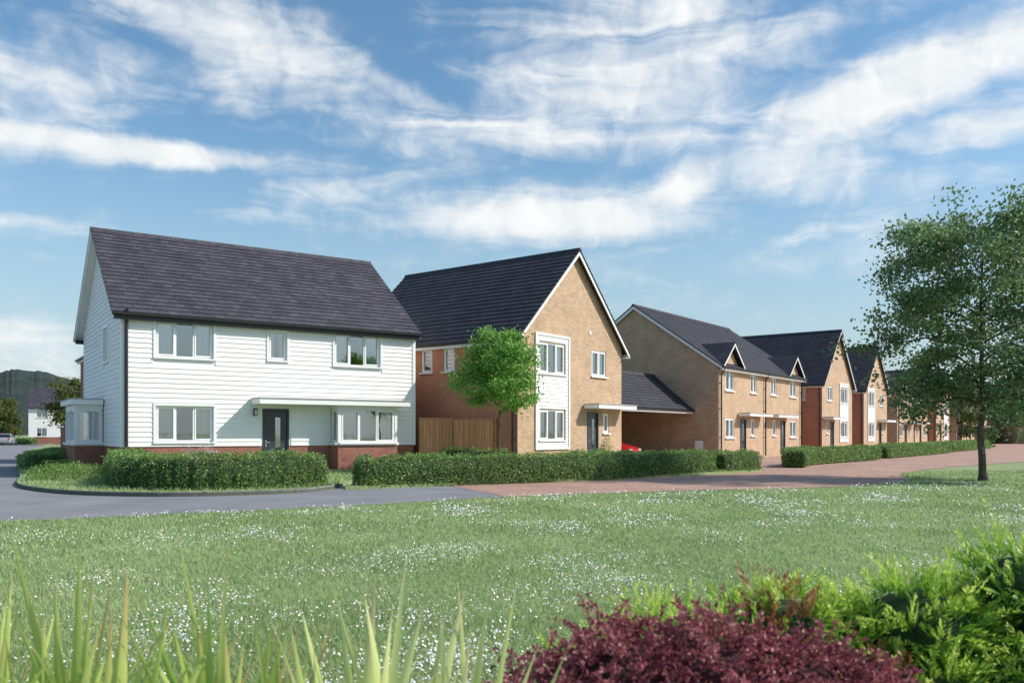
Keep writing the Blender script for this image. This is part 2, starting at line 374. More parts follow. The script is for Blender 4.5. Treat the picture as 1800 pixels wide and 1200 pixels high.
def door(parent, F, s0, s1, z0, z1, glass=True):
    mb = MB(); t = .06
    mb.fbox(F, s0, s0+t, -.1, .02, z0, z1, 'door_grey'); mb.fbox(F, s1-t, s1, -.1, .02, z0, z1, 'door_grey'); mb.fbox(F, s0+t, s1-t, -.1, .02, z1-t, z1, 'door_grey')
    mb.fbox(F, s0+t+.004, s1-t-.004, -.085, -.045, z0+.02, z1-t-.004, 'door_grey')
    mb.fbox(F, s0+t, s1-t, -.1, .03, z0, z0+.018, 'steel')
    for zz in (z0+.55, z0+1.0):
        mb.fbox(F, s0+t+.05, s1-t-.05, -.045, -.04, zz, zz+.012, 'door_grey')
    ob = mb.make('door', parent)
    g = MB(); c = (s0+s1)/2+.05
    g.fbox(F, c-.06, c+.12, -.045, -.036, z0+.75, z1-.3, 'window_glass'); g.make('glass', ob)
    h = MB(); h.fbox(F, s0+t+.06, s0+t+.09, -.045, .02, z0+.98, z0+1.02, 'steel'); h.fbox(F, s0+t+.06, s0+t+.2, .0, .02, z0+.985, z0+1.01, 'steel')
    h.fbox(F, s0+t+.05, s0+t+.1, -.044, -.036, z0+.85, z0+1.08, 'steel'); h.make('handle', ob)
    l = MB(); l.fbox(F, c-.2, c+.06, -.044, -.032, z0+.42, z0+.48, 'steel'); l.make('letter_plate', ob)
    return ob
def canopy(parent, F, s0, s1, depth, z0, z1, name='canopy'):
    mb = MB(); mb.fbox(F, s0, s1, 0.07, depth, z0, z1, 'white_paint'); mb.fbox(F, s0-.02, s1+.02, 0.07, depth+.03, z1, z1+.035, 'slab_stone')
    return mb.make(name, parent)
def roof(parent, axis, a0, a1, c0, half, zr, slope, oe, ov, mat, barge='white_paint', gutter=True, hasbarge=True, gmat='black_plastic', fmat=None, bd=.2, under=None):
    P = (lambda a, c, z: Vector((a, c, z))) if axis == 'x' else (lambda a, c, z: Vector((c, a, z)))
    ov0, ov1 = ov if isinstance(ov, tuple) else (ov, ov); fmat = fmat or barge
    A0, A1 = a0-ov0, a1+ov1; H = half+oe; k = math.sqrt(1+slope*slope); SL = H*k
    mb = MB(); N = max(2, round(SL/.27)); st = SL/N; lift = .028
    for sg in (-1, 1):
        nrm = P(0, sg*slope, 1)
        for i in range(N):
            v0, v1 = i*st, (i+1)*st+.0
            def pt(a, v, l):
                c = H-v/k; return P(a, c0+sg*c, zr-slope*c) + nrm.normalized()*l
            mb.poly([pt(A0, v0, lift), pt(A1, v0, lift), pt(A1, v1, .002), pt(A0, v1, .002)], mat, nrm,
                    uv=[(A0, i*.27+.002), (A1, i*.27+.002), (A1, i*.27+.268), (A0, i*.27+.268)])
            mb.poly([pt(A0, v0, lift), pt(A1, v0, lift), pt(A1, v0, -.03 if i == 0 else 0), pt(A0, v0, -.03 if i == 0 else 0)], mat, P(0, sg, -.2))
            for A, s_ in ((A0, -1), (A1, 1)):
                mb.poly([pt(A, v0, lift), pt(A, v1, .002), pt(A, v1, -.03), pt(A, v0, -.03)], mat, P(s_, 0, 0))
        mb.poly([P(A0, c0+sg*H, zr-slope*H-.05), P(A1, c0+sg*H, zr-slope*H-.05), P(A1, c0, zr-.05), P(A0, c0, zr-.05)], under or mat, P(0, 0, -1))
    n = max(1, int((A1-A0)/.45)); L = (A1-A0)/n
    for i in range(n):
        x0 = A0+i*L
        mb.prism([P(x0, c0-.12, zr-.12*slope+.03), P(x0, c0-.1, zr-.02), P(x0, c0-.04, zr+.07), P(x0, c0+.04, zr+.07), P(x0, c0+.1, zr-.02), P(x0, c0+.12, zr-.12*slope+.03)], P(L-.012, 0, 0), mat)
    ob = mb.make('roof', parent)
    if hasbarge:
        for A, dr in ((A0+.03, -1), (A1-.03, 1)):
            bb = MB(); dn = Vector((0, 0, -bd)); r_ = P(A, c0, zr-.035); ex = P(-dr*.035, 0, 0)
            e0 = P(A, c0-H, zr-slope*H-.035); e1 = P(A, c0+H, zr-slope*H-.035)
            bb.prism([e0, r_, r_+dn, e0+dn*.9], ex, barge); bb.prism([e1, r_, r_+dn, e1+dn*.9], ex, barge)
            bb.make('barge_board', parent)
    for sg in (-1, 1):
        fb = MB(); gb = MB()
        e = c0+sg*(H-.02); zz = zr-slope*(H-.02)-.055
        fb.prism([P(A0+.07, e, zz), P(A0+.07, e, zz-.17), P(A0+.07, e-sg*.025, zz-.17), P(A0+.07, e-sg*.025, zz)], P(A1-A0-.14, 0, 0), fmat)
        fb.prism([P(A0+.07, e-sg*.025, zz-.15), P(A0+.07, e-sg*.025, zz-.165), P(A0+.07, c0+sg*(half+.002), zz-.165), P(A0+.07, c0+sg*(half+.002), zz-.15)], P(A1-A0-.14, 0, 0), fmat)
        fb.make('fascia', parent)
        if gutter:
            g0 = c0+sg*(H+.045)
            gb.prism([P(A0, g0-.055, zz+.03), P(A0, g0-.05, zz-.035), P(A0, g0-.02, zz-.07), P(A0, g0+.02, zz-.07), P(A0, g0+.05, zz-.035), P(A0, g0+.055, zz+.03)], P(A1-A0, 0, 0), gmat)
            gb.make('gutter', parent)
    return ob
def downpipe(parent, F, s, ztop, over=.3, r=.045):
    mb = MB(); o = .065+r
    mb.cyl(F.p(s, o, .1), F.p(s, o, ztop-.55), r, r, 'black_plastic', 8)
    mb.cyl(F.p(s, o, ztop-.55), F.p(s, over+.03, ztop-.22), r, r, 'black_plastic', 8)
    mb.cyl(F.p(s, over+.03, ztop-.22), F.p(s, over+.03, ztop-.1), r, r, 'black_plastic', 8)
    for z in (1.2, 2.8, 4.2): mb.fbox(F, s-.055, s+.055, .0, o, z, z+.04, 'black_plastic')
    mb.make('downpipe', parent)

def xy(px, Y): return ((px-900)/F_PX*Y, Y)
TH1 = radians(56); d1 = Vector((sin(TH1), cos(TH1))); b1 = Vector((-cos(TH1), sin(TH1)))
TH2 = radians(37); d2 = Vector((sin(TH2), cos(TH2))); b2 = Vector((-cos(TH2), sin(TH2)))
A1 = Vector((-12.45, 26.9)); A2 = Vector((.21, 31.5))
R1 = pi/2-TH1; R2 = pi/2-TH2
GR = 'new houses along the street'
# ------------------------------------------------------------------ House 1 (white weatherboarded)
W, D = 10.4, 8.8
h1 = empty('house', (*A1, 0), R1, 'white weatherboarded house with brick plinth, slate roof, grey door', 'house', GR)
Ff = FR((0, 0), (1, 0), (0, -1)); Fl = FR((0, 0), (0, 1), (-1, 0)); Fr = FR((W, 0), (0, 1), (1, 0)); Fb = FR((0, D), (1, 0), (0, 1))
PL = 1.0
front_w = [(0.99, 2.83, 1.15, 2.34, 3), (0.99, 2.83, 3.93, 5.12, 3), (4.71, 5.37, 4.0, 5.05, 1), (7.14, 8.98, 3.93, 5.12, 3)]
dr = (4.5, 5.45, .12, 2.3); bay = (7.0, 9.35)
ops_f = [w[:4] for w in front_w]+[dr]
left_w = [(2.6, 3.6, 3.93, 5.12, 2)]
wb = MB()
for F_, L_, oo in ((Ff, W, ops_f), (Fl, D, [w[:4] for w in left_w]), (Fr, D, []), (Fb, W, [])): wall(wb, F_, L_, 0, 5.5, oo, 'red_brick', mat2='white_paint', zs2=1.0)
SLP1 = .75; ZR1 = 8.8
for x, n in ((0, -1), (W, 1)):
    wb.poly([(x, 0, 5.5), (x, D, 5.5), (x, D/2, ZR1-.06)], 'white_paint', (n, 0, 0))
wb.make('wall', h1)
cb = MB()
cladding(cb, Ff, W, PL, 5.45, [(o[0]-.07, o[1]+.07, o[2]-.055, o[3]+.07) for o in ops_f]+[(bay[0], bay[1], 0, 2.45)])
for F_ in (Fl, Fr):
    def lim(z):
        if z < 5.45: return (0, D)
        h = (ZR1-.08-z)/SLP1; return (D/2-h, D/2+h)
    oo = ([(o[0]-.07, o[1]+.07, o[2]-.055, o[3]+.07) for o in left_w]+[(3.6, 6.2, 0, 2.45)]) if F_ is Fl else []
    cladding(cb, F_, D, PL, ZR1-.25, oo, lim=lim)
for (x0, x1, y0, y1) in ((-.058, .0, -.058, .06), (.0, .06, -.058, 0), (W, W+.058, -.058, .06), (W-.06, W, -.058, 0)):
    cb.box(x0, x1, y0, y1, PL-.01, 5.42, 'white_paint')
cb.make('cladding', h1)
for w in front_w: window(h1, Ff, *w[:4], panes=w[4], casing=True)
for w in left_w: window(h1, Fl, *w[:4], panes=w[4], casing=True)
door(h1, Ff, *dr)
st = MB(); st.fbox(Ff, 4.3, 5.65, .002, .9, 0.02, .12, 'slab_stone'); st.make('doorstep', h1)
canopy(h1, Ff, 4.1, 9.75, 1.0, 2.44, 2.62)
def bayw(parent, F, s0, s1, dep, zb=1.0, zt=2.44, npan=4):
    mb = MB()
    mb.fbox(F, s0, s1, .003, dep, 0, zb, 'red_brick'); mb.make('bay_wall', parent)
    wp = MB(); wp.fbox(F, s0-.03, s1+.03, .052, dep+.04, zb+.001, zb+.05, 'white_paint')
    wp.fbox(F, s0, s1, .052, dep, zt-.13, zt-.002, 'white_paint')
    for a in (s0, s1-.1): wp.fbox(F, a, a+.1, dep-.1, dep, zb+.05, zt-.13, 'white_paint')
    wp.make('bay_frame', parent)
    Fo = F.shift(0, dep-.02+.035)
    window(parent, Fo, s0+.1, s1-.1, zb+.1, zt-.13, panes=npan)
    for s_, sg in ((s0, -1), (s1, 1)):
        q = F.p(s_, 0, 0); Fs = FR((q.x, q.y), (F.n.x, F.n.y), (F.u.x*sg, F.u.y*sg))
        window(parent, Fs, .06, dep-.1, zb+.1, zt-.13, panes=1, curtains=False)
bayw(h1, Ff, bay[0], bay[1], .72, npan=3)
bayw(h1, Fl, 3.6, 6.2, .95, npan=3)
canopy(h1, Fl, 3.4, 6.4, 1.1, 2.44, 2.62)
roof(h1, 'x', 0, W, D/2, D/2, ZR1, SLP1, .3, (.36, .2), 'slate_tiles', barge='white_paint', fmat='black_plastic', bd=.14, under='white_paint')
downpipe(h1, Ff, .1, 5.5, r=.055)
downpipe(h1, Fr, .25, 5.5)
lm = MB(); lm.fbox(Ff, 4.16, 4.28, .05, .16, 2.05, 2.3, 'black_plastic'); lm.fbox(Ff, 4.18, 4.26, .16, .17, 2.08, 2.25, 'lamp_lens'); lm.make('wall_lamp', h1)

# ------------------------------------------------------------------ gable-front house
def gable_house(t0, mirror=False, label='', ridge=8.95, side='orange_brick', fine=True, loc=None):
    W, D = 7.8, 9.3
    loc = loc or (A2+d2*t0)
    h = empty('house', (loc[0], loc[1], 0), R2, label, 'house', GR)
    Ff = FR((0, 0), (1, 0), (0, -1)); Fl = FR((0, 0), (0, 1), (-1, 0)); Fr = FR((W, 0), (0, 1), (1, 0)); Fb = FR((0, D), (1, 0), (0, 1))
    M = (lambda a, b_: (W-b_, W-a)) if mirror else (lambda a, b_: (a, b_))
    ZR = ridge; SL = (ZR-5.0)/4.2; ze = ZR-SL*3.9
    wl = [(*M(1.4, 3.2), 1.17, 2.37, 3), (*M(1.4, 3.2), 3.79, 5.0, 3), (*M(5.25, 6.45), 3.87, 4.97, 2), (*M(6.2, 6.7), 1.45, 2.3, 1)]
    dr = (*M(4.9, 5.8), .12, 2.35)
    sw = [(1.2, 1.75, 3.9, 4.85, 1), (3.1, 3.7, 3.9, 4.85, 1), (4.3, 4.9, 3.9, 4.85, 1)]
    wb = MB(); wall(wb, Ff, W, 0, ze-.05, [w[:4] for w in wl]+[dr], 'buff_brick'); wall(wb, Fl, D, 0, ze-.05, [w[:4] for w in sw], side, )
    wall(wb, Fr, D, 0, ze-.05, [], 'buff_brick'); wall(wb, Fb, W, 0, ze-.05, [], 'buff_brick')
    for y, n in ((0, -1), (D, 1)): wb.poly([(0, y, ze-.05), (W, y, ze-.05), (W/2, y, ZR-.06)], 'buff_brick', (0, n, 0))
    wb.make('wall', h)
    for w in wl: window(h, Ff, *w[:4], panes=w[4], fine=fine)
    for w in sw: window(h, Fl, *w[:4], panes=w[4], fine=fine, curtains=False)
    p0, p1 = M(1.1, 3.5); a, b_ = M(1.4, 3.2)
    cb = MB(); o2 = [(a-.03, b_+.03, 1.115, 2.4), (a-.03, b_+.03, 3.735, 5.03)]
    cladding(cb, Ff, 0, .86, 5.28, o2, lim=lambda z: (p0+.09, p1-.09), step=.15)
    cb.fbox(Ff, p0, p0+.09, 0.002, .07, .8, 5.34, 'white_paint'); cb.fbox(Ff, p1-.09, p1, 0.002, .07, .8, 5.34, 'white_paint')
    cb.fbox(Ff, p0+.09, p1-.09, 0.002, .07, 5.26, 5.34, 'white_paint'); cb.fbox(Ff, p0+.09, p1-.09, 0.002, .07, .8, .86, 'white_paint')
    cb.make('cladding', h)
    door(h, Ff, *dr)
    st = MB(); st.fbox(Ff, dr[0]-.2, dr[1]+.2, .002, .9, .02, .12, 'slab_stone'); st.make('doorstep', h)
    c0, c1 = M(4.55, 7.75); canopy(h, Ff, c0, c1, .8, 2.48, 2.64)
    roof(h, 'y', 0, D, W/2, W/2, ZR, SL, .3, .3, 'dark_tiles')
    downpipe(h, Fl, .15, ze-.1); downpipe(h, Fr, .15, ze-.1)
    vt = MB(); vt.fbox(Ff, 5.05, 5.2, .001, .03, 5.6, 5.75, 'frame_white'); vt.make('air_vent', h)
    return h
# ------------------------------------------------------------------ semi-detached pair
def semi_house(t0, label, fine=True, loc=None, rot=None):
    W, D = 13.8, 10.4
    loc = loc or (A2+d2*t0)
    h = empty('house', (loc[0], loc[1], 0), R2 if rot is None else rot, label, 'house', GR)
    Ff = FR((0, 0), (1, 0), (0, -1)); Fl = FR((0, 0), (0, 1), (-1, 0)); Fr = FR((W, 0), (0, 1), (1, 0)); Fb = FR((0, D), (1, 0), (0, 1))
    ZR = 8.95; SL = .69; ze = ZR-SL*5.2
    wl = []; drs = []
    for m_ in (False, True):
        M = (lambda a, b_: (W-b_, W-a)) if m_ else (lambda a, b_: (a, b_))
        wl += [(*M(.95, 2.2), 1.2, 2.3, 2), (*M(.95, 2.2), 3.85, 5.0, 2), (*M(4.7, 5.7), 3.85, 4.95, 2), (*M(4.75, 5.4), 1.3, 2.3, 1)]
        drs.append((*M(3.1, 4.0), .12, 2.3))
    wb = MB(); wall(wb, Ff, W, 0, ze-.05, [w[:4] for w in wl]+drs, 'buff_brick'); wall(wb, Fl, D, 0, ze-.05, [], 'buff_brick'); wall(wb, Fr, D, 0, ze-.05, [], 'buff_brick'); wall(wb, Fb, W, 0, ze-.05, [], 'buff_brick')
    for x, n in ((0, -1), (W, 1)): wb.poly([(x, 0, ze-.05), (x, D, ze-.05), (x, D/2, ZR-.06)], 'buff_brick', (n, 0, 0))
    gz = ze-.05
    for cx in (1.575, W-1.575):
        wb.prism([(cx-1.25, 0.0, gz), (cx+1.25, 0.0, gz), (cx, 0.0, gz+1.05)], (0, .3, 0), 'buff_brick')
    wb.make('wall', h)
    for w in wl: window(h, Ff, *w[:4], panes=w[4], fine=fine, curtains=fine)
    for d_ in drs: door(h, Ff, *d_)
    canopy(h, Ff, 2.7, 6.4, .75, 2.45, 2.6); canopy(h, Ff, W-6.4, W-2.7, .75, 2.45, 2.6)
    roof(h, 'x', 0, W, D/2, D/2, ZR, SL, .32, .2, 'dark_tiles')
    for cx in (1.575, W-1.575):
        zr = gz+1.28; sl = .86
        y1 = D/2-(ZR-zr)/SL
        rb = MB()
        for sg in (-1, 1):
            ze_ = zr-sl*1.55; y_e = D/2-(ZR-ze_)/SL
            pts = [(cx, -.35, zr), (cx+sg*1.55, -.35, ze_), (cx+sg*1.55, y_e+.05, ze_), (cx, y1+.05, zr)]
            rb.poly(pts, 'dark_tiles', (sg*.6, 0, 1)); rb.poly([(p[0], p[1], p[2]-.06) for p in pts], 'dark_tiles', (0, 0, -1))
            rb.poly([pts[0], pts[1], (pts[1][0], pts[1][1], pts[1][2]-.06), (pts[0][0], pts[0][1], pts[0][2]-.06)], 'dark_tiles', (0, -1, 0))
            rb.poly([pts[1], pts[2], (pts[2][0], pts[2][1], pts[2][2]-.06), (pts[1][0], pts[1][1], pts[1][2]-.06)], 'dark_tiles', (sg, 0, 0))
            e = Vector((cx+sg*1.55, -.33, ze_-.05)); r_ = Vector((cx, -.33, zr-.05)); dn = Vector((0, 0, -.16))
            rb.prism([e, r_, r_+dn, e+dn], (0, .03, 0), 'white_paint')
        rb.make('dormer_roof', h)
    downpipe(h, Ff, .15, ze-.1); downpipe(h, Ff, W/2, ze-.1); downpipe(h, Ff, W-.15, ze-.1)
    mt = MB(); mt.fbox(Fl, .9, 1.35, .0, .1, .5, 1.05, 'white_paint'); mt.make('meter_box', h)
    return h
def carport(t0, t1, u0=1.45, label='dark tiled carport roof between two brick houses'):
    c = empty('carport', (*(A2+d2*t0), 0), R2, label, 'carport', 'carports between the houses')
    L = t1-t0; y0 = u0; half = 2.45; ym = u0+half
    ze = 2.76; zr = 4.78; sl = (zr-ze)/half
    wb = MB(); wb.box(.02, L-.02, ym+half-.3, ym+half-.05, 0, ze+.1, 'buff_brick')
    wb.box(.02, .27, ym-.3, ym+half-.3, 0, 2.6, 'buff_brick')
    wb.make('wall', c)
    roof(c, 'x', .02, L-.02, ym, half-.15, zr, sl, .15, 0.0, 'dark_tiles', hasbarge=False, gmat='black_plastic')
    return c
gable_house(0, False, 'buff brick gabled house with white panel and red brick side')
semi_house(18.5, 'pair of buff brick semi-detached houses with small gabled dormers')
gable_house(37.0, True, 'buff brick gabled house with white window panel beside semi-detached pair', ridge=9.3)
gable_house(48.3, False, 'buff brick gabled house with white window panel and dark roof', ridge=9.0)
semi_house(60, 'pair of buff brick houses with dormers beyond the tree', fine=False)
gable_house(78.5, True, 'small looking gabled brick house with white panel', fine=False)
semi_house(91, 'pair of buff brick houses beside gabled brick house', fine=False)
semi_house(110, 'last pair of buff brick houses along the street', fine=False)
semi_house(0, 'buff brick houses facing down the street', fine=False, loc=(74, 122), rot=radians(-5))
semi_house(0, 'buff brick houses facing down the street', fine=False, loc=(92, 116), rot=radians(-5))
carport(7.82, 18.48); carport(32.35, 36.95); carport(44.85, 48.25); carport(56.2, 59.9)
hb = empty('house', (*(A1+b1*14.5+d1*1.15), 0), R1, 'red brick house with tiled roof beside the white house', 'house', GR)
mb = MB(); Fn = [FR((0, 0), (1, 0), (0, -1)), FR((0, 0), (0, 1), (-1, 0)), FR((7, 0), (0, 1), (1, 0)), FR((0, 5), (1, 0), (0, 1))]
wall(mb, Fn[0], 7, 0, 5.3, [], 'red_brick'); wall(mb, Fn[1], 5, 0, 5.3, [(2, 3.2, 3.8, 4.9), (2, 3.2, 1.1, 2.2)], 'red_brick'); wall(mb, Fn[2], 5, 0, 5.3, [], 'red_brick'); wall(mb, Fn[3], 7, 0, 5.3, [], 'red_brick')
for y, n in ((0, -1), (5, 1)): mb.poly([(0, y, 5.3), (7, y, 5.3), (3.5, y, 7.7)], 'red_brick', (0, n, 0))
mb.make('wall', hb); window(hb, Fn[1], 2, 3.2, 3.8, 4.9, 2); window(hb, Fn[1], 2, 3.2, 1.1, 2.2, 2)
roof(hb, 'y', 0, 5, 3.5, 3.5, 7.8, .7, .15, .15, 'slate_tiles')
def far_white(loc, rot, label):
    h = empty('house', (*loc, 0), rot, label, 'house', GR)
    W, D = 9, 7.5; Fs = [FR((0, 0), (1, 0), (0, -1)), FR((0, 0), (0, 1), (-1, 0)), FR((W, 0), (0, 1), (1, 0)), FR((0, D), (1, 0), (0, 1))]
    ws = [(x, x+1.3, z, z+1.2) for x in (1, 4, 6.8) for z in (3.8, 1.1)]
    mb = MB()
    for i, (F_, L) in enumerate(zip(Fs, (W, D, D, W))): wall(mb, F_, L, 1.0, 5.3, ws if i == 0 else [], 'white_cladding'); wall(mb, F_, L, 0, 1.0, [], 'red_brick')
    for x, n in ((0, -1), (W, 1)): mb.poly([(x, 0, 5.3), (x, D, 5.3), (x, D/2, 8.2)], 'white_cladding', (n, 0, 0))
    mb.make('wall', h)
    for w in ws: window(h, Fs[0], *w, panes=2, fine=False, curtains=False)
    roof(h, 'x', 0, W, D/2, D/2, 8.3, .78, .3, .2, 'slate_tiles')
far_white(xy(50, 120), radians(22), 'small white clad house with dark roof across the road')

# ------------------------------------------------------------------ fences and garden walls
def fence(p0, p1, h, label, name='wooden_fence', mat='fence_wood'):
    p0 = Vector(p0); p1 = Vector(p1); L = (p1-p0).length; ang = math.atan2(p1.y-p0.y, p1.x-p0.x)
    e = empty(name, (*p0, 0), ang, label, 'fence' if mat == 'fence_wood' else 'wall')
    if mat == 'fence_wood':
        mb = MB(); n = int(L/.125)
        for i in range(n):
            x = i*L/n; o = .012*(i % 2)
            mb.box(x+.004, x+L/n-.004, -.012-o, .012, .08, h+random.uniform(-.008, .008), mat)
        mb.make('panel', e)
        for z in (.4, 1.0, 1.6): rb = MB(); rb.box(0, L, .013, .06, z, z+.07, mat); rb.make('rail', e)
        rb = MB(); rb.box(0, L, -.03, .03, h+.012, h+.045, mat); rb.make('capping', e)
        k = max(1, round(L/1.8))
        for i in range(k+1):
            pb = MB(); x = i*L/k; pb.box(x-.045, x+.045, .064, .15, 0, h+.07, mat); pb.make('post', e)
    else:
        mb = MB(); mb.box(0, L, -.11, .11, 0, h, mat); mb.make('wall', e)
        cp = MB(); cp.box(-.03, L+.03, -.15, .15, h, h+.06, 'red_brick'); cp.make('coping', e)
    return e
fence((-3.6, 32.9), (-2.35, 33.15), 2.0, 'vertical board timber fence beside the white house')
fence((-2.3, 33.12), (-.72, 31.96), 1.95, 'darker timber fence panels against red brick side wall')
pB = A1+b1*8.9
fence((pB.x-.1, pB.y), (pB.x-6.2, pB.y+10), 1.7, 'red brick garden wall beside the white house', 'garden_wall', mat='red_brick')

# ------------------------------------------------------------------ ground
def catmull(P, n=8):
    P = [Vector(p) for p in P]; out = []
    for i in range(len(P)-1):
        a = P[max(i-1, 0)]; b_ = P[i]; c = P[i+1]; d = P[min(i+2, len(P)-1)]
        for k in range(n):
            t = k/n
            out.append(.5*((2*b_)+(c-a)*t+(2*a-5*b_+4*c-d)*t*t+(3*b_-a-3*c+d)*t**3))
    out.append(P[-1]); return out
def sheet(name, pts, z, mat, label=None, thick=0):
    mb = MB()
    if thick: mb.prism([(p[0], p[1], z-thick) for p in pts], (0, 0, thick), mat)
    else: mb.poly([(p[0], p[1], z) for p in pts], mat, (0, 0, 1))
    o = mb.make(name); tag(o, label, None, None, 'structure'); return o
g = MB(); g.poly([(-3000, -200, 0), (3000, -200, 0), (3000, 4000, 0), (-3000, 4000, 0)], 'lawn', (0, 0, 1))
o = g.make('ground'); tag(o, 'mown green grass field beside the houses', 'ground', None, 'structure')
near = catmull([(-30, 10.2), (-14, 12.3), (-8.13, 13.5), (-6, 14.7), (-3.3, 16.3), (-.38, 18.6), (3.96, 20.7), (6.5, 21.5), (9.2, 22.7), (12.0, 25.5), (13.6, 29.5), (17.5, 34.5), (25, 42), (36, 54), (60, 80), (95, 112)])
NX = np.array([p.x for p in near]); NY = np.array([p.y for p in near])
yedge = lambda x: np.interp(x, NX, NY)
asp = [p for p in near if p.x < -.2]
asp += [(-.1, 18.75), (-1.6, 22.6), (-3.0, 24.5), (-3.0, 33), (-5, 34), (-13, 45), (-37, 70), (-67, 125), (-100, 190), (-170, 190), (-90, 90), (-60, 40), (-50, 10)]
sheet('road', asp, .006, 'asphalt', 'light grey asphalt road curving round the corner')
pav = [(p.x, p.y) for p in near if p.x > -.2]
pav = [(-.1, 18.75)]+pav+[(90, 118), (72, 124), (40, 92), (3, 42), (-1, 36), (-2.9, 24.4), (-1.6, 22.6)]
sheet('paved_road', pav, .011, 'pavers', 'reddish block paved shared street')
kerbL = catmull([(-67, 122), (-37, 64), (-23.3, 40), (-17.6, 30), (-15.3, 26.2), (-13.4, 22.8), (-11.9, 20.9), (-10, 19.4), (-7.9, 18.8), (-6.1, 19.3), (-4.95, 20.2), (-4.6, 21.4), (-4.55, 22.2)], 6)
g1 = kerbL+[Vector((-4.5, 26)), Vector((-6.0, 29.0)), Vector((-4.6, 31.5)), Vector((-3.2, 33.2)), Vector((-8, 45)), Vector((-35, 75))]
sheet('garden_ground', g1, .085, 'lawn', 'short grass verge and garden around the white house', .08)
g2 = [(-4.2, 21.2), (1.6, 24.7), (7.3, 29.5), (9.2, 31.3), (9.6, 32.4), (8.3, 33.4), (7.2, 33.8), (5.6, 35.8), (5.0, 37.8), (.3, 31.6), (-3, 34), (-4.0, 33.3), (-4.3, 28)]
sheet('garden_ground', g2, .086, 'lawn', 'garden grass between clipped hedge and gabled house', .08)
def kerb(path, w, z, label):
    mb = MB()
    for i in range(len(path)-1):
        a = Vector((*path[i], 0)); b_ = Vector((*path[i+1], 0)); t = (b_-a)
        if t.length < 1e-4: continue
        def nv(k):
            k0 = max(k-1, 0); k1 = min(k+1, len(path)-1); q = Vector((*(path[k1]-path[k0]), 0)).normalized(); return Vector((q.y, -q.x, 0))
        n0, n1 = nv(i), nv(i+1)
        a0, b0 = a+n0*w, b_+n1*w
        Z = Vector((0, 0, z)); Z2 = Vector((0, 0, z-.02))
        mb.poly([a+Z, b_+Z, b0+Z2, a0+Z2], 'kerb_stone', (0, 0, 1))
        mb.poly([a0+Z2, b0+Z2, b0, a0], 'kerb_stone', n0)
        mb.poly([a+Z, b_+Z, b_, a], 'kerb_stone', -n0)
    o = mb.make('kerb'); tag(o, label, None, None, 'structure')
kerb(kerbL, -.12, .11, 'grey concrete kerb around the grass verge')

def blades(name, X, Y, z0, hmin, hmax, wk, label, mat='grass_blade'):
    n = len(X); a = rng.uniform(0, 2*pi, n); dist = np.hypot(X, Y)
    w = np.maximum(.0045, wk*dist)*rng.uniform(.7, 1.3, n); patch = np.array([mnoise.noise((x*.6, y*.6, 0)) for x, y in zip(X, Y)])
    h = rng.uniform(hmin, hmax, n)*(1+.35*patch); ln = rng.normal(0, .5, (n, 2))*h[:, None]
    p0 = np.stack([X-np.cos(a)*w, Y-np.sin(a)*w, np.full(n, z0)], 1); p1 = np.stack([X+np.cos(a)*w, Y+np.sin(a)*w, np.full(n, z0)], 1)
    p2 = np.stack([X+ln[:, 0], Y+ln[:, 1], z0+h], 1)
    o = np_mesh(name, np.stack([p0, p1, p2], 1).reshape(-1, 3), 3, mat); tag(o, label, 'grass', None, 'stuff'); return o
N = 250000
Y = 3.4*(32/3.4)**rng.uniform(0, 1, N); X = rng.uniform(-.75, .75, N)*Y
k = Y < yedge(X)+rng.normal(0, .06, N); X, Y = X[k], Y[k]
blades('lawn_grass', X, Y, 0, .03, .065, .0007, 'short lawn grass dotted with clover')
def inpoly(px, py, poly):
    c = np.zeros(len(px), bool); n = len(poly)
    for i in range(n):
        x0, y0 = poly[i][0], poly[i][1]; x1, y1 = poly[(i+1) % n][0], poly[(i+1) % n][1]
        cond = ((y0 > py) != (y1 > py)); xi = (x1-x0)*(py-y0)/((y1-y0) if y1 != y0 else 1e-9)+x0
        c ^= cond & (px < xi)
    return c
N = 80000; X = rng.uniform(-26, 10, N); Y = rng.uniform(18, 42, N)
k = inpoly(X, Y, g1) | inpoly(X, Y, g2)
L1 = (X-A1.x)*d1.x+(Y-A1.y)*d1.y; L2 = (X-A1.x)*b1.x+(Y-A1.y)*b1.y
k &= ~((L1 > -.1) & (L1 < 10.6) & (L2 > -.1))
X, Y = X[k], Y[k]
blades('verge_grass', X, Y, .085, .05, .12, .0007, 'grass on the verge and front gardens')
N = 130000; Y = 3.8*(24/3.8)**(rng.uniform(0, 1, N)**.78); X = rng.uniform(-.74, .74, N)*Y
k = Y < yedge(X)-.1; X, Y = X[k], Y[k]
dens = np.array([mnoise.fractal((x*.7+5, y*.5, 0), 1, 2, 5) for x, y in zip(X, Y)])
k = dens*.8+rng.normal(0, .24, len(X)) > .34; X, Y = X[k], Y[k]; n = len(X)
dist = Y; r = np.maximum(.0065, .0007*dist)*rng.uniform(.6, 1.35, n); z = rng.uniform(.045, .085, n)
ang0 = rng.uniform(0, 2*pi, n); V = []
T = np.stack([rng.normal(0, .4, n), rng.normal(.25, .4, n)], 1)
for i in range(5):
    aa = ang0+2*pi*i/5; dx = np.cos(aa)*r; dy = np.sin(aa)*r
    V.append(np.stack([X+dx, Y+dy, z+dx*T[:, 0]+dy*T[:, 1]], 1))
o = np_mesh('clover_flowers', np.stack(V, 1).reshape(-1, 3), 5, 'petal_white'); tag(o, 'tiny white clover and daisy flowers in the lawn', 'flowers', None, 'stuff')

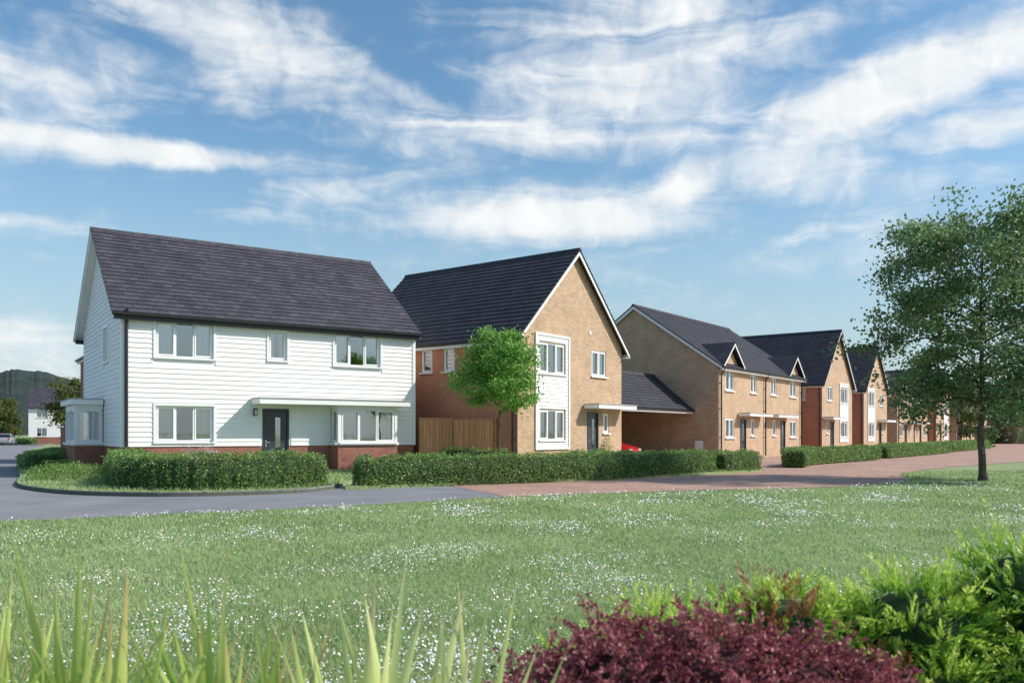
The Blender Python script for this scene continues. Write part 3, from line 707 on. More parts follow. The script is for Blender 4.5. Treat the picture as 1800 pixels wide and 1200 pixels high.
# ------------------------------------------------------------------ hedges
def hedge(path, width, height, label, per=800, leaf=.055, z0=.05):
    path = catmull(path, 6) if len(path) > 2 else [Vector(p) for p in path]
    e = empty('hedge', (path[0].x, path[0].y, z0), 0, label, 'hedge', 'clipped hedges along the street')
    o0 = Vector((path[0].x, path[0].y, 0))
    seg = []; T = 0
    for i in range(len(path)-1): l = (path[i+1]-path[i]).length; seg.append((T, l)); T += l
    def at(t):
        t = max(0, min(T-1e-4, t))
        for i, (s, l) in enumerate(seg):
            if t <= s+l+1e-6: break
        u = (t-s)/l; p = path[i].lerp(path[i+1], u); q = (path[i+1]-path[i]).normalized(); return p-Vector((o0.x, o0.y)), q
    mb = MB(); ns = max(3, int(T/.3))
    prof = [(-.5, 0), (-.52, .5), (-.46, .88), (-.3, 1), (.3, 1), (.46, .88), (.52, .5), (.5, 0)]
    rings = []
    for i in range(ns+1):
        t = T*i/ns; p, q = at(t); nx = Vector((q.y, -q.x)); ring = []
        es = min(1, .75+min(t, T-t)*1.2)
        for (a, b_) in prof:
            nz = 1+.10*mnoise.noise((p.x*1.3+a, p.y*1.3, b_*2+o0.x))
            ring.append(Vector((p.x+nx.x*a*width*.82*nz*es, p.y+nx.y*a*width*.82*nz*es, b_*height*.9*nz*es**.3)))
        rings.append(ring)
    for i in range(ns):
        for j in range(len(prof)-1):
            mb.poly([rings[i][j], rings[i+1][j], rings[i+1][j+1], rings[i][j+1]], 'hedge_core')
    mb.poly(rings[0], 'hedge_core'); mb.poly(rings[-1], 'hedge_core')
    mb.make('stems_or_core', e)  # added dark solid core filling the hedge behind its leaves
    area = T*(2*height+width)+2*width*height; n = int(area*per); C = np.zeros((n, 3)); 
    perim = 2*height+width
    endn = int(2*width*height*per)
    for i in range(n):
        if i < endn:
            t = random.choice((-.03, T+.03)); a = random.uniform(-.5, .5); b_ = random.uniform(0.02, 1)
        else:
            t = random.uniform(0, T); s = random.uniform(0, perim)
            if s < height: a, b_ = -.5, s/height
            elif s < height+width: a, b_ = (s-height)/width-.5, 1
            else: a, b_ = .5, (s-height-width)/height
        p, q = at(t); nx = Vector((q.y, -q.x)); es = min(1, .82+min(max(t, 0), max(T-t, 0))*1.0)
        nz = 1+.17*mnoise.noise(((p.x+o0.x)*1.3+a, (p.y+o0.y)*1.3, b_*2)) + .13*mnoise.noise(((p.x+o0.x)*4.5+a, (p.y+o0.y)*4.5, b_*4)) + random.gauss(0, .045)
        rr = 1 if b_ < .8 else 1-.25*(b_-.8)/.2*(abs(a)*2)
        x = a*width*nz*es*rr; tt = (-.03 if t < 0 else .03 if t > T else 0)
        C[i] = (p.x+nx.x*x+q.x*tt, p.y+nx.y*x+q.y*tt, max(.02, b_*height*nz*(.97+.03*es)*(1-.06*abs(a)*2)))
    np_mesh('foliage', leaf_quads(C, leaf, leaf*.62, .35), 4, 'hedge_leaf', e)
    return e
hedge([(-11.3, 25.3), (-10.4, 22.6), (-9.0, 20.8), (-7.2, 20.25), (-5.0, 21.9)], 1.0, .84, 'rounded green hedge curving round the white house garden')
hedge([(-4.0, 21.9), (1.6, 25.2), (6.95, 30.0)], .95, .76, 'long clipped green hedge fronting the gabled house')
hedge([(7.45, 30.35), (9.1, 31.9)], .95, .72, 'short clipped green hedge beside the driveway', 700)
hedge([(11.8, 34.9), (13.2, 38.2), (19.8, 46.2)], 1.0, .72, 'clipped green hedge fronting the semi-detached pair', 520, .07)
hedge([(21.3, 48.6), (32, 62.5)], 1.1, .72, 'clipped green hedge beside the block paved street', 300, .09)
hedge([(34, 66), (46, 82)], 1.2, .75, 'clipped green hedge beside the block paved street', 180, .12)
hedge([(-2.4, 29.2), (-.2, 28.9)], .7, .85, 'low green shrub hedge beneath the young tree', 700)
hedge([(2.2, 31.2), (5.8, 34.6)], .6, .6, 'low planting beneath the gabled house windows', 500)
hedge([(-23.5, 44), (-19.5, 35), (-17.0, 30.8)], 1.5, .62, 'low spreading hedge on the verge by the road', 350, .08)
def shrub(loc, r, h, n, mat, label, name='shrub', leaf=.05, cat='plant'):
    e = empty(name, loc, 0, label, cat)
    u = unit(rng.normal(size=(n, 3))); u[:, 2] = np.abs(u[:, 2]); rad = rng.uniform(.45, 1, n)**.5
    C = u*rad[:, None]*np.array([r[0], r[1], h]); C *= (1+.15*np.sin(C[:, :1]*9)*np.cos(C[:, 1:2]*8))
    np_mesh('foliage', leaf_quads(C, leaf, leaf*.5, .3), 4, mat, e)
    s = MB()
    for i in range(7): a = random.uniform(0, 6.28); s.cyl((0, 0, 0), (cos(a)*r[0]*.5, sin(a)*r[1]*.5, h*.7), .015, .006, 'bark', 5)
    s.make('stems_or_core', e); return e
shrub((-9.2, 25.0, .08), (1.1, .6), 1.0, 3000, 'lavender_leaf', 'pale flowering shrub between hedge and white house', 'flowering_shrub')
shrub((-5.3, 30.2, .08), (.5, .4), .7, 900, 'lavender_leaf', 'small pale flowering plant beside the bay window', 'flowering_shrub')
shrub((3.6, 32.6, .08), (.35, .3), 1.3, 1500, 'hedge_leaf', 'slim green shrub beside the grey front door')
shrub((-12.7, 24.3, .08), (1.2, 1.1), .5, 4000, 'hedge_leaf', 'low green planting on the corner verge', leaf=.06)
shrub((-14.6, 27.4, .08), (1.1, 1.1), .5, 3200, 'hedge_leaf', 'low green planting below the side bay window', leaf=.06)

# ------------------------------------------------------------------ trees
def tree(name, loc, H, trunk_h, r0, crown, nl, nsub, per, leaf, mat, label, seed=1, dens_sig=.33, group=None, lean=(0, 0), up=.45, mid=.6, irr=.1):
    R = random.Random(seed); rg = np.random.default_rng(seed)
    e = empty(name, loc, 0, label, 'tree', group)
    cx, cy, cz, rx, ry, rz = crown
    mb = MB(); tips = []
    def limb(p, q, ra, rb, nseg, up, jit=.035):
        pts = [Vector(p)]; p = Vector(p); q = Vector(q)
        for i in range(1, nseg+1):
            t = i/nseg; c = p.lerp(q, t); L = (q-p).length
            c.z += up*L*math.sin(t*pi)*.3
            if i < nseg: c += Vector((R.gauss(0, jit), R.gauss(0, jit), R.gauss(0, jit*.8)))*L
            pts.append(c)
        for i in range(nseg):
            mb.cyl(pts[i], pts[i+1], ra+(rb-ra)*i/nseg, ra+(rb-ra)*(i+1)/nseg, 'bark', 7 if ra > .04 else 5, False)
        return pts
    tp = limb((0, 0, 0), (lean[0], lean[1], H*.82), r0, r0*.16, 9, 0, .006)
    mb.cyl((0, 0, -.05), (0, 0, .25), r0*1.5, r0*.98, 'bark', 9, False)
    def along(pts, t):
        f = t*(len(pts)-1); i = min(int(f), len(pts)-2); return pts[i].lerp(pts[i+1], f-i)
    for i in range(nl):
        t = trunk_h/(H*.82)+(1-trunk_h/(H*.82))*((i+.3)/nl)**.9*.97
        s = along(tp, t); a = i*2.4+R.uniform(-.4, .4)
        lv = (i+.5)/nl; zt = cz-rz*.85+2*rz*.92*lv+R.uniform(-.1, .1)*rz
        q = max(.12, 1-((zt-cz)/rz)**2)**.5*R.uniform(.88-irr, .98)
        tgt = Vector((cx+cos(a)*rx*q, cy+sin(a)*ry*q, zt)); ra = r0*(.42-.25*lv)
        ps = limb(s, tgt, ra, ra*.18, 6, .5)
        for j in range(nsub):
            u = R.uniform(.3, 1); sp = along(ps, u)
            L = (1.15-u*.35)*rx*.36
            dv = Vector((R.gauss(0, 1), R.gauss(0, 1), R.gauss(.1, .7))).normalized()*L*R.uniform(.5, 1.1)
            tq = sp+dv
            v = Vector(((tq.x-cx)/rx, (tq.y-cy)/ry, (tq.z-cz)/rz))
            if v.length > 1.0: tq = Vector((cx, cy, cz))+Vector((v.x*rx, v.y*ry, v.z*rz))/v.length*R.uniform(.97-irr, 1.0+irr)
            limb(sp, tq, ra*.28, ra*.09, 3, .2); tips.append(tq)
            if R.random() < mid: tips.append(sp.lerp(tq, .55))
        tips.append(tgt)
    mb.make('trunk', e, smooth=True)
    Cs = []
    for tq in tips:
        n = int(per*R.uniform(.4, 1.4)); s = dens_sig*R.uniform(.6, 1.25)
        Cs.append(np.array(tq)+rg.normal(size=(n, 3))*np.array([s, s, s*.55]))
    C = np.concatenate(Cs)
    np_mesh('crown', leaf_quads(C, leaf, leaf*.62, up), 4, mat, e)
    return e
tree('tree', (14.15, 25.3, 0), 8.35, 1.9, .115, (.15, 0, 4.65, 3.75, 3.6, 3.6), 24, 13, 88, .14, 'tree_leaf', 'large leafy deciduous tree with dark trunk on the grass', 5, .27, mid=.68)
tree('tree', (xy(878, 28.5)[0], 28.5, .05), 4.9, 2.0, .05, (.02, 0, 3.42, 1.62, 1.6, 1.35), 14, 9, 84, .11, 'young_tree_leaf', 'young bright green tree in the front garden', 12, .2, mid=.75, irr=.16)
for i, (px, Yd, H, lbl) in enumerate([(112, 165, 13, 'olive green tree beyond the road'), (130, 110, 8, 'olive green tree beyond the road'), (8, 135, 6.6, 'dark green tree beyond the road'), (-30, 120, 8, 'dark green tree beyond the road'), (0, 160, 7.5, 'dark green tree beyond the road'), (1690, 105, 8, 'dark green tree by the brick houses'), (-90, 110, 9, 'dark green tree beyond the road')]):
    x, y = xy(px, Yd)
    tree('tree', (x, y, 0), H, 1.6, .18, (0, 0, H*.56, H*.36, H*.36, H*.44), 9, 6, 70, .36, 'far_leaf', lbl, 20+i, .55, group='trees beyond the road')
hedge([xy(-60, 110), xy(10, 114), xy(60, 114)], 2.0, .8, 'dark hedge across the road', 40, .25)
# hills
mb = MB(); pr = []
NH = 700
for i in range(NH+1):
    a = radians(-50+100*i/NH)
    px = 900+F_PX*math.tan(a)
    base = 12+5*mnoise.noise((i*.03, 3, 0))+2.2*mnoise.noise((i*.9, 1, 0))
    base += 100*math.exp(-((px-50)/230)**2)*(1+.07*mnoise.noise((i*.12, 7, 0)))+45*math.exp(-((px+300)/250)**2)
    pr.append((a, max(4, base)))
for i in range(NH):
    for (r_a, f_a, r_b, f_b) in ((1300, 0, 1500, .5), (1500, .5, 1650, .85), (1650, .85, 1800, 1.0)):
        q = []
        for (aa, hh), r_, f_ in ((pr[i], r_a, f_a), (pr[i+1], r_a, f_a), (pr[i+1], r_b, f_b), (pr[i], r_b, f_b)):
            q.append((r_*sin(aa), r_*cos(aa), hh*f_-.5))
        mb.poly(q, 'hill_wood', (0, 0, 1))
o = mb.make('hills'); tag(o, 'dark wooded hills on the horizon', 'hills', None, 'structure')

# ------------------------------------------------------------------ cars
def car(loc, rot, paint, label):
    e = empty('parked_car', (*loc, .012), rot, label, 'car', 'parked cars')
    S = [(-2.05, .62, .55, .80), (-1.98, .76, .32, .93), (-1.5, .84, .22, .97), (-.6, .87, .2, .95), (.5, .87, .2, .93), (1.1, .85, .2, .88), (1.7, .78, .22, .76), (2.0, .68, .3, .62), (2.08, .55, .4, .52)]
    mb = MB(); rings = []
    for (x, w, zb, zt) in S:
        rings.append([Vector(p) for p in ((x, -w*.9, zb), (x, -w, zb+.12), (x, -w, zt-.12), (x, -w*.88, zt), (x, 0, zt+.03), (x, w*.88, zt), (x, w, zt-.12), (x, w, zb+.12), (x, w*.9, zb))])
    P_ = 'paint_'+paint
    for i in range(len(rings)-1):
        for j in range(9):
            k = (j+1) % 9; mb.poly([rings[i][j], rings[i+1][j], rings[i+1][k], rings[i][k]], P_, ((rings[i][j]+rings[i+1][k])/2-Vector((rings[i][j].x, 0, .6))))
    mb.poly(rings[0], P_, (-1, 0, 0)); mb.poly(rings[-1], P_, (1, 0, 0))
    roofp = [(-1.25, .62, 1.38), (-.4, .66, 1.45), (.25, .62, 1.40)]
    for i in range(2):
        (x0, w0, z0), (x1, w1, z1) = roofp[i], roofp[i+1]
        mb.prism([(x0, -w0, z0), (x0, w0, z0), (x1, w1, z1), (x1, -w1, z1)], (0, 0, .035), P_)
    for sg in (-1, 1):
        for (a, b_) in (((-1.72, .78, .95), (-1.22, .61, 1.39)), ((-.3, .8, .93), (-.33, .65, 1.44)), ((.98, .77, .9), (.25, .61, 1.4))):
            mb.cyl((a[0], sg*a[1], a[2]), (b_[0], sg*b_[1], b_[2]), .035, .03, P_, 6)
    mb.make('body', e)
    gb = MB()
    B = [Vector((-1.7, -.76, .94)), Vector((1.0, -.76, .89)), Vector((1.0, .76, .89)), Vector((-1.7, .76, .94))]
    Tt = [Vector((-1.24, -.6, 1.39)), Vector((.25, -.6, 1.4)), Vector((.25, .6, 1.4)), Vector((-1.24, .6, 1.39))]
    for i in range(4): j = (i+1) % 4; gb.poly([B[i], B[j], Tt[j], Tt[i]], 'car_glass', (B[i]+B[j])/2-Vector((-.3, 0, .9)))
    gb.make('window', e)
    for wx in (-1.3, 1.3):
        for sg in (-1, 1):
            w = MB(); w.cyl((wx, sg*.72, .31), (wx, sg*.89, .31), .31, .31, 'rubber', 20); w.cyl((wx, sg*.885, .31), (wx, sg*.9, .31), .2, .17, 'steel', 14); w.make('wheel', e)
    for sg in (-1, 1):
        l = MB(); l.box(1.88, 2.04, sg*.45-.13, sg*.45+.13, .52, .66, 'lamp_lens'); l.make('headlight', e)
        l = MB(); l.box(-2.08, -1.96, sg*.62-.1, sg*.62+.1, .68, .86, 'paint_red'); l.make('tail_light', e)
    return e
pc = A2+d2*12.5+b2*3.9
car((pc.x, pc.y), R2-pi/2, 'red', 'red hatchback parked under the carport')
car(xy(12, 108), radians(110), 'silver', 'silver car parked beside the road')

# ------------------------------------------------------------------ border plants
def spiky(loc, tips, n_extra, w, mat, label, spread=.3, hmin=.7, hmax=1.1, seed=0):
    R = random.Random(seed); e = empty('spiky_plant', loc, 0, label, 'plant', 'strappy leaved plants in the border')
    mb = MB(); T = [(*t_, 1.4) for t_ in tips]
    for i in range(n_extra):
        a = R.uniform(0, 2*pi); r_ = spread*R.uniform(.2, 1.25)
        T.append((cos(a)*r_, sin(a)*r_*.7, R.uniform(hmin, hmax)*(1-.12*r_/spread), R.uniform(1.3, 2.4)))
    for (tx, ty, tz, ex) in T:
        b0 = Vector((tx*.12+R.gauss(0, .025), ty*.12+R.gauss(0, .025), 0)); tip = Vector((tx, ty, tz)); ww = w*R.uniform(.7, 1.25); K = 14
        a = R.gauss(0, .45); side = Vector((cos(a), sin(a), 0)); bend = Vector((R.gauss(0, .03), R.gauss(0, .03), 0))
        droop = .10*max(0, ex-1.5)
        prev = None
        for i in range(K+1):
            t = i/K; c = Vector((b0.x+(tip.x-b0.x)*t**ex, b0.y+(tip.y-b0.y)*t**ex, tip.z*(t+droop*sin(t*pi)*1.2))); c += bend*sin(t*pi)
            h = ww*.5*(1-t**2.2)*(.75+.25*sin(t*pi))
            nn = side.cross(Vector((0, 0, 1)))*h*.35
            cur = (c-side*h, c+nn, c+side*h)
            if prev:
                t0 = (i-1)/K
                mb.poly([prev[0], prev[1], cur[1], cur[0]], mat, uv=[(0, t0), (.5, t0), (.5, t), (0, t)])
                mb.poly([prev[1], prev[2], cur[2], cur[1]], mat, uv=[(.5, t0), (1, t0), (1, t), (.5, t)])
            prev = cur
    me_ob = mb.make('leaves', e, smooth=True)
    bm = bmesh.new(); bm.from_mesh(me_ob.data); bmesh.ops.remove_doubles(bm, verts=bm.verts, dist=1e-5); bm.to_mesh(me_ob.data); bm.free()
    return e
def tipsrel(loc, lst, Yt):
    out = []
    for (px, py) in lst:
        dy = Yt+random.uniform(-.1, .1); out.append(((px-900)/F_PX*dy-loc[0], dy-loc[1], EYE-(py-HOR)/F_PX*dy+.02))
    return out
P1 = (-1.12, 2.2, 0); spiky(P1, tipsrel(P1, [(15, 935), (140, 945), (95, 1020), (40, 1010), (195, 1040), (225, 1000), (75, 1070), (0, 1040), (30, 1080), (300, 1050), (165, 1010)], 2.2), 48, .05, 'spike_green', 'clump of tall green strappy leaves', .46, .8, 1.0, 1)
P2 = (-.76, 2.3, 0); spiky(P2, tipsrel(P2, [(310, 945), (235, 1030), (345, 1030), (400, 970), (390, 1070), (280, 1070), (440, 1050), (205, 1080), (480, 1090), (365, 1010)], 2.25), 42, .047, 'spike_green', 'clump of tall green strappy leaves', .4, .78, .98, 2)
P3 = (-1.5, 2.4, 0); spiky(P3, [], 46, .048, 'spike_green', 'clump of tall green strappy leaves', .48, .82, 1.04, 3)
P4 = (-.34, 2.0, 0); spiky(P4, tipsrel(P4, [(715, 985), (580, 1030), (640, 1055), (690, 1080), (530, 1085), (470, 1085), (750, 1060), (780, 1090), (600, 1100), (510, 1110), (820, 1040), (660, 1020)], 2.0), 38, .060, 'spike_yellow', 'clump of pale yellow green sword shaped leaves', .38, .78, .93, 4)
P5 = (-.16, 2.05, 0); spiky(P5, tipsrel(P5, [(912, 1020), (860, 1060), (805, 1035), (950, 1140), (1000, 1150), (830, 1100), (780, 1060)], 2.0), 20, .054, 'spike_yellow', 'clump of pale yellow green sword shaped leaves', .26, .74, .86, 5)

def mound_pts(blobs, n, inner=.84):
    out = []; nrm = []
    B = np.array(blobs)
    w = B[:, 3]*B[:, 5]+B[:, 3]*B[:, 4]; w = w/w.sum()
    while len(out) < n:
        k = rng.choice(len(B), p=w); b_ = B[k]
        u = rng.normal(size=3); u /= np.linalg.norm(u)
        if u[2] < -.35 or u[1] > .75: continue
        p = b_[:3]+u*b_[3:6]*rng.uniform(inner, 1.04)
        ok = True
        for j, c in enumerate(B):
            if j != k and np.sum(((p-c[:3])/c[3:6])**2) < .55: ok = False; break
        if ok: out.append(p); nn = u/b_[3:6]; nrm.append(nn/np.linalg.norm(nn))
    return np.array(out), np.array(nrm)
def core(blobs, mat, parent, f=.86):
    bm = bmesh.new()
    for b_ in blobs:
        r_ = bmesh.ops.create_icosphere(bm, subdivisions=3, radius=1)
        for v in r_['verts']:
            q = v.co*(1+.08*mnoise.noise(v.co*3+Vector((b_[0]*5, 0, 0))))
            v.co = Vector((b_[0]+q.x*b_[3]*f, b_[1]+q.y*b_[4]*f, max(.0, b_[2]+q.z*b_[5]*f)))
    me = bpy.data.meshes.new('stems_or_core'); bm.to_mesh(me); bm.free(); me.materials.append(MATS[mat])
    o = bpy.data.objects.new('stems_or_core', me); col.objects.link(o); o.parent = parent  # added dark lumpy core that stops views through the foliage
e = empty('conifer_shrub', (1.2, 3.1, 0), 0, 'spreading feathery bright yellow green conifer shrub', 'shrub')
RB = random.Random(4); bl = []
for (cx, cz, rr) in [(-.86, .44, .22), (-.62, .53, .24), (-.40, .47, .24), (-.16, .60, .26), (.10, .53, .26), (.34, .64, .27), (.56, .60, .24), (.78, .76, .28), (1.04, .70, .27), (1.28, .76, .28), (1.5, .68, .3)]:
    bl.append((cx, RB.uniform(.0, .2), cz, rr*.9, rr, rr*.8))
    bl.append((cx+RB.uniform(-.1, .1), -.14+RB.uniform(-.1, .05), cz-.24+RB.uniform(-.05, .05), rr*.85, rr*.85, rr*.7))
    bl.append((cx+RB.uniform(-.1, .1), -.2+RB.uniform(-.12, .05), cz-.46, rr*.9, rr*.85, rr*.7))
core(bl, 'conifer_core', e, .78)
Pn, Nn = mound_pts(bl, 3300)
Vs = []; UVs = []; MI = []
for p, nn in zip(Pn, Nn):
    ax = unit((nn*1.15+np.array([0, -.1, .32])+rng.normal(0, .33, 3))[None])[0]; L = rng.uniform(.07, .17)
    s = np.cross(ax, rng.normal(size=3)); s /= np.linalg.norm(s); s2 = np.cross(ax, s)
    m_ = 13; t = np.repeat(np.linspace(.05, 1, m_), 2); sd_ = np.tile([1, -1], m_)
    curve = rng.normal(0, .3, 3)+np.array([0, 0, -.1])
    base = p-ax*.04+ax*L*t[:, None]+curve*L*(t[:, None]**2)*.5
    ll = (.042*(1-.65*t)+.010)*rng.uniform(.8, 1.2)
    rot = rng.uniform(0, 6.28); sv = s*np.cos(rot)+s2*np.sin(rot)
    dvec = unit(sv*sd_[:, None]*.7+ax*1.0+rng.normal(0, .15, (2*m_, 3)))
    wv = unit(np.cross(dvec, rng.normal(size=(2*m_, 3))))*.0036
    tip = base+dvec*ll[:, None]; mid = base+dvec*ll[:, None]*.45
    Vs.append(np.stack([base, mid+wv, tip, mid-wv], 1).reshape(-1, 3))
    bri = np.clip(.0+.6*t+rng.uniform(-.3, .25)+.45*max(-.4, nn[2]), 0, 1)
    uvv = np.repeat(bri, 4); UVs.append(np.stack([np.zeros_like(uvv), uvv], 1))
    rust = ((abs(p[0]-(-.2)) < .10 and abs(p[2]-.70) < .12) or (abs(p[0]-.1) < .12 and abs(p[2]-.5) < .1)) and rng.random() < .5
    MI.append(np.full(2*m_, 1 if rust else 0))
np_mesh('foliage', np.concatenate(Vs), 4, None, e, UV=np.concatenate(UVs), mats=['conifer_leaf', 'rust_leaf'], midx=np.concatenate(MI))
e = empty('barberry_shrub', (.48, 2.35, 0), 0, 'low spreading burgundy barberry shrub with twiggy shoots', 'shrub')
bl = [(-.38, -.05, .46, .20, .25, .33), (-.16, .0, .52, .24, .28, .36), (.08, 0, .53, .25, .28, .36), (.31, .0, .49, .23, .25, .35), (.52, -.02, .42, .18, .22, .33)]
core(bl, 'dark_red_core', e, .8)
Pn, Nn = mound_pts(bl, 2000); C = []; Dd = []; tw = MB()
for ii, (p, nn) in enumerate(zip(Pn, Nn)):
    ax = unit((nn*.8+np.array([0, 0, .15])+rng.normal(0, .6, 3))[None])[0]; L = rng.uniform(.05, .19); m_ = 22
    t = np.linspace(0, 1, m_)[:, None]; dd = unit(ax[None]*.9+rng.normal(0, .6, (m_, 3)))
    sag = np.array([0, 0, -.35])*L*t**2
    C.append(p-ax*.03+ax*L*t+dd*.007+sag); Dd.append(dd)
    if ii % 3 == 0: tw.cyl(Vector(p-ax*.03), Vector(p+ax*L*.5+sag[m_//2]), .002, .0015, 'dark_red_core', 4, False)
tw.make('twigs', e)
C = np.concatenate(C); Dd = np.concatenate(Dd)
np_mesh('foliage', leaf_quads(C, .017, .0085, .3, D=Dd), 4, 'barberry_leaf', e)

# ------------------------------------------------------------------ light + sky
SUN_EL = radians(38); sd = Vector((1, -.10, 0)).normalized(); S = Vector((sd.x*cos(SUN_EL), sd.y*cos(SUN_EL), sin(SUN_EL)))
L = bpy.data.lights.new('sun', 'SUN'); L.energy = 4.5; L.angle = radians(.9); L.color = (1.0, .945, .85)
lo = bpy.data.objects.new('sun', L); lo.rotation_euler = S.to_track_quat('Z', 'Y').to_euler(); lo.location = (20, 0, 30); col.objects.link(lo)
w = bpy.data.worlds.new('World'); scene.world = w; w.use_nodes = True; nt = w.node_tree
bg = nt.nodes['Background']; bg.inputs[1].default_value = .15
sky = nt.nodes.new('ShaderNodeTexSky'); sky.sky_type = 'NISHITA'; sky.sun_disc = False; sky.sun_elevation = SUN_EL
sky.sun_rotation = math.atan2(sd.x, sd.y); sky.air_density = 1.0; sky.dust_density = .8; sky.ozone_density = 1.7
tc = nt.nodes.new('ShaderNodeTexCoord'); sp = nt.nodes.new('ShaderNodeSeparateXYZ'); lk(nt, tc.outputs['Generated'], sp.inputs[0])
def M(op, a, b_=None, c=None, clamp=False):
    n = nt.nodes.new('ShaderNodeMath'); n.operation = op; n.use_clamp = clamp
    for i, x in enumerate((a, b_, c)):
        if x is None: continue
        if isinstance(x, (int, float)): n.inputs[i].default_value = x
        else: lk(nt, x, n.inputs[i])
    return n.outputs[0]
az = M('MULTIPLY', M('ARCTAN2', sp.outputs[0], sp.outputs[1]), 57.2958)
el = M('MULTIPLY', M('ARCSINE', sp.outputs[2]), 57.2958)
cmb = nt.nodes.new('ShaderNodeCombineXYZ'); lk(nt, az, cmb.inputs[0]); lk(nt, el, cmb.inputs[1])
Q = cmb.outputs[0]
def warp(vec, scale, amp, detail=3, rough=.5):
    n = noise_node(nt, vec, scale, detail, rough); n.noise_dimensions = '2D'
    s = nt.nodes.new('ShaderNodeVectorMath'); s.operation = 'SUBTRACT'; lk(nt, n.outputs['Color'], s.inputs[0]); s.inputs[1].default_value = (.5, .5, .5)
    m_ = nt.nodes.new('ShaderNodeVectorMath'); m_.operation = 'MULTIPLY'; lk(nt, s.outputs[0], m_.inputs[0]); m_.inputs[1].default_value = (amp, amp*.55, 0)
    a = nt.nodes.new('ShaderNodeVectorMath'); a.operation = 'ADD'; lk(nt, vec, a.inputs[0]); lk(nt, m_.outputs[0], a.inputs[1]); return a.outputs[0]
Qw = warp(Q, .14, 8.0, 5, .55)
Qw1 = warp(Q, .35, 1.8, 4, .5)
def ang(px, py): return degrees(atan((px-900)/F_PX)), degrees(atan((HOR-py)/hypot(F_PX, px-900)))
def blob(px, py, hw, hh, rot, st, src):
    a, b_ = ang(px, py); k = 57.2958/F_PX*cos(radians(a))
    m_ = nt.nodes.new('ShaderNodeMapping'); m_.vector_type = 'TEXTURE'
    m_.inputs['Location'].default_value = (a, b_, 0); m_.inputs['Rotation'].default_value = (0, 0, radians(rot)); m_.inputs['Scale'].default_value = (hw*k, hh*k, 1)
    lk(nt, src, m_.inputs[0]); ln = nt.nodes.new('ShaderNodeVectorMath'); ln.operation = 'LENGTH'; lk(nt, m_.outputs[0], ln.inputs[0])
    r = nt.nodes.new('ShaderNodeMapRange'); r.interpolation_type = 'SMOOTHSTEP'; r.inputs[1].default_value = 1.4; r.inputs[2].default_value = .0; r.inputs[3].default_value = 0; r.inputs[4].default_value = st
    lk(nt, ln.outputs['Value'], r.inputs[0]); return r.outputs[0]
bs = [blob(200, 258, 440, 27, 1, 1.3, Qw1), blob(440, 85, 410, 85, -17, .9, Qw), blob(40, 130, 250, 85, -5, .85, Qw), blob(1110, 150, 330, 130, -12, .95, Qw),
      blob(1600, 140, 400, 75, 12, 1.3, Qw1), blob(1740, 215, 190, 50, 5, .95, Qw1), blob(990, 380, 330, 56, 0, 1.45, Qw1), blob(1190, 335, 120, 50, 28, 1.2, Qw1), blob(1200, 40, 320, 75, -8, .8, Qw),
      blob(920, 235, 320, 50, 3, .85, Qw1), blob(40, 385, 150, 16, 0, .5, Qw1), blob(560, 340, 260, 32, 15, .45, Qw), blob(40, 610, 190, 90, 5, .75, Qw), blob(1400, 290, 280, 75, -10, .65, Qw), blob(1500, 400, 200, 22, 10, .45, Qw), blob(680, 150, 230, 30, -20, .7, Qw1)]
tot = bs[0]
for b_ in bs[1:]: tot = M('MAXIMUM', tot, b_)
mp = nt.nodes.new('ShaderNodeMapping'); mp.inputs['Rotation'].default_value = (0, 0, radians(14)); mp.inputs['Scale'].default_value = (.09, .5, 1); lk(nt, Qw1, mp.inputs[0])
ns = noise_node(nt, mp.outputs[0], 1.0, 7, .58, .6); ns.noise_dimensions = '2D'
npf = noise_node(nt, Q, .4, 6, .56, .4); npf.noise_dimensions = '2D'
d = M('ADD', M('MULTIPLY', tot, .88), M('MULTIPLY', M('SUBTRACT', ns.outputs[0], .5), 1.25))
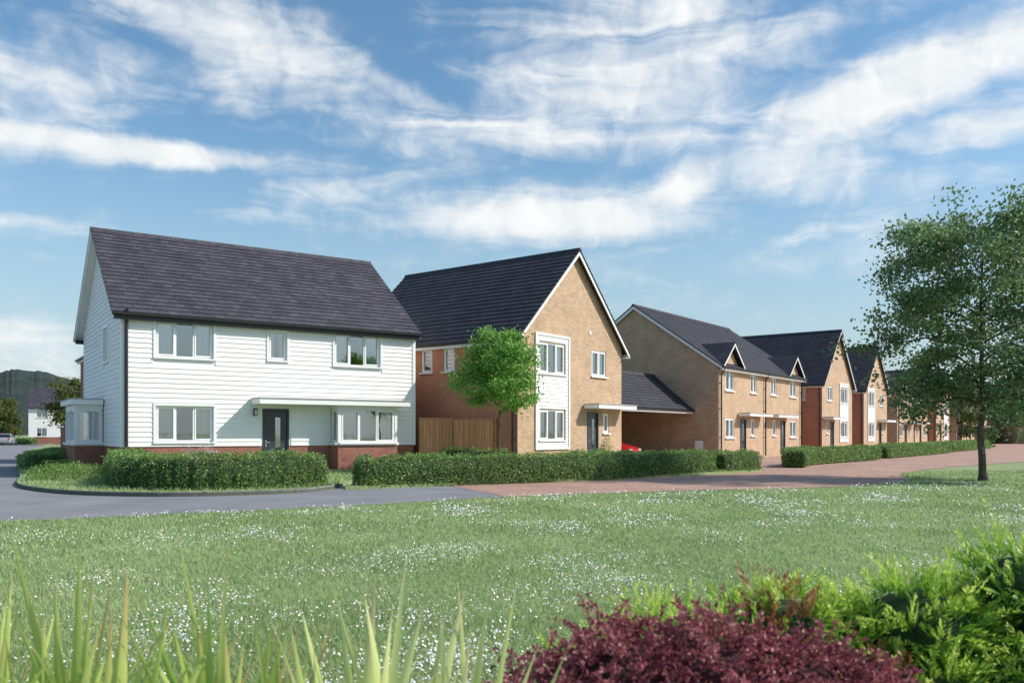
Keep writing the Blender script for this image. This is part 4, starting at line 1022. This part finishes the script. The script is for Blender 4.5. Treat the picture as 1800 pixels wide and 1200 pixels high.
d = M('ADD', d, M('MULTIPLY', M('SUBTRACT', npf.outputs[0], .5), .6))
mr = nt.nodes.new('ShaderNodeMapRange'); mr.interpolation_type = 'SMOOTHSTEP'; mr.inputs[1].default_value = -.03; mr.inputs[2].default_value = 1.12; mr.inputs[3].default_value = 0; mr.inputs[4].default_value = .98; lk(nt, d, mr.inputs[0])
hs = nt.nodes.new('ShaderNodeHueSaturation'); hs.inputs['Hue'].default_value = .49; hs.inputs['Saturation'].default_value = 1.15; hs.inputs['Value'].default_value = 1.08; lk(nt, sky.outputs[0], hs.inputs['Color'])
hz = nt.nodes.new('ShaderNodeMapRange'); hz.interpolation_type = 'SMOOTHSTEP'; hz.inputs[1].default_value = 22; hz.inputs[2].default_value = -2; hz.inputs[3].default_value = 0; hz.inputs[4].default_value = .85; lk(nt, el, hz.inputs[0])
hm = nt.nodes.new('ShaderNodeMix'); hm.data_type = 'RGBA'; lk(nt, hz.outputs[0], hm.inputs[0]); lk(nt, hs.outputs[0], hm.inputs[6]); hm.inputs[7].default_value = (3.1, 4.0, 4.35, 1)
cc = nt.nodes.new('ShaderNodeMix'); cc.data_type = 'RGBA'; lk(nt, npf.outputs[0], cc.inputs[0]); cc.inputs[6].default_value = (4.9, 5.3, 5.6, 1); cc.inputs[7].default_value = (7.3, 7.25, 7.05, 1)
mix = nt.nodes.new('ShaderNodeMix'); mix.data_type = 'RGBA'; lk(nt, mr.outputs[0], mix.inputs[0]); lk(nt, hm.outputs[2], mix.inputs[6])
lk(nt, cc.outputs[2], mix.inputs[7]); lk(nt, mix.outputs[2], bg.inputs[0])

# ------------------------------------------------------------------ camera
cd = bpy.data.cameras.new('camera'); cam = bpy.data.objects.new('camera', cd); col.objects.link(cam)
cam.location = (0, 0, EYE); cam.rotation_euler = (radians(90), 0, 0)
cd.sensor_width = 36; cd.lens = F_PX/1800*36; cd.shift_y = (HOR-600)/1800; cd.clip_end = 6000; cd.clip_start = .05
cd.dof.use_dof = True; cd.dof.focus_distance = 28; cd.dof.aperture_fstop = 4.5
scene.camera = cam
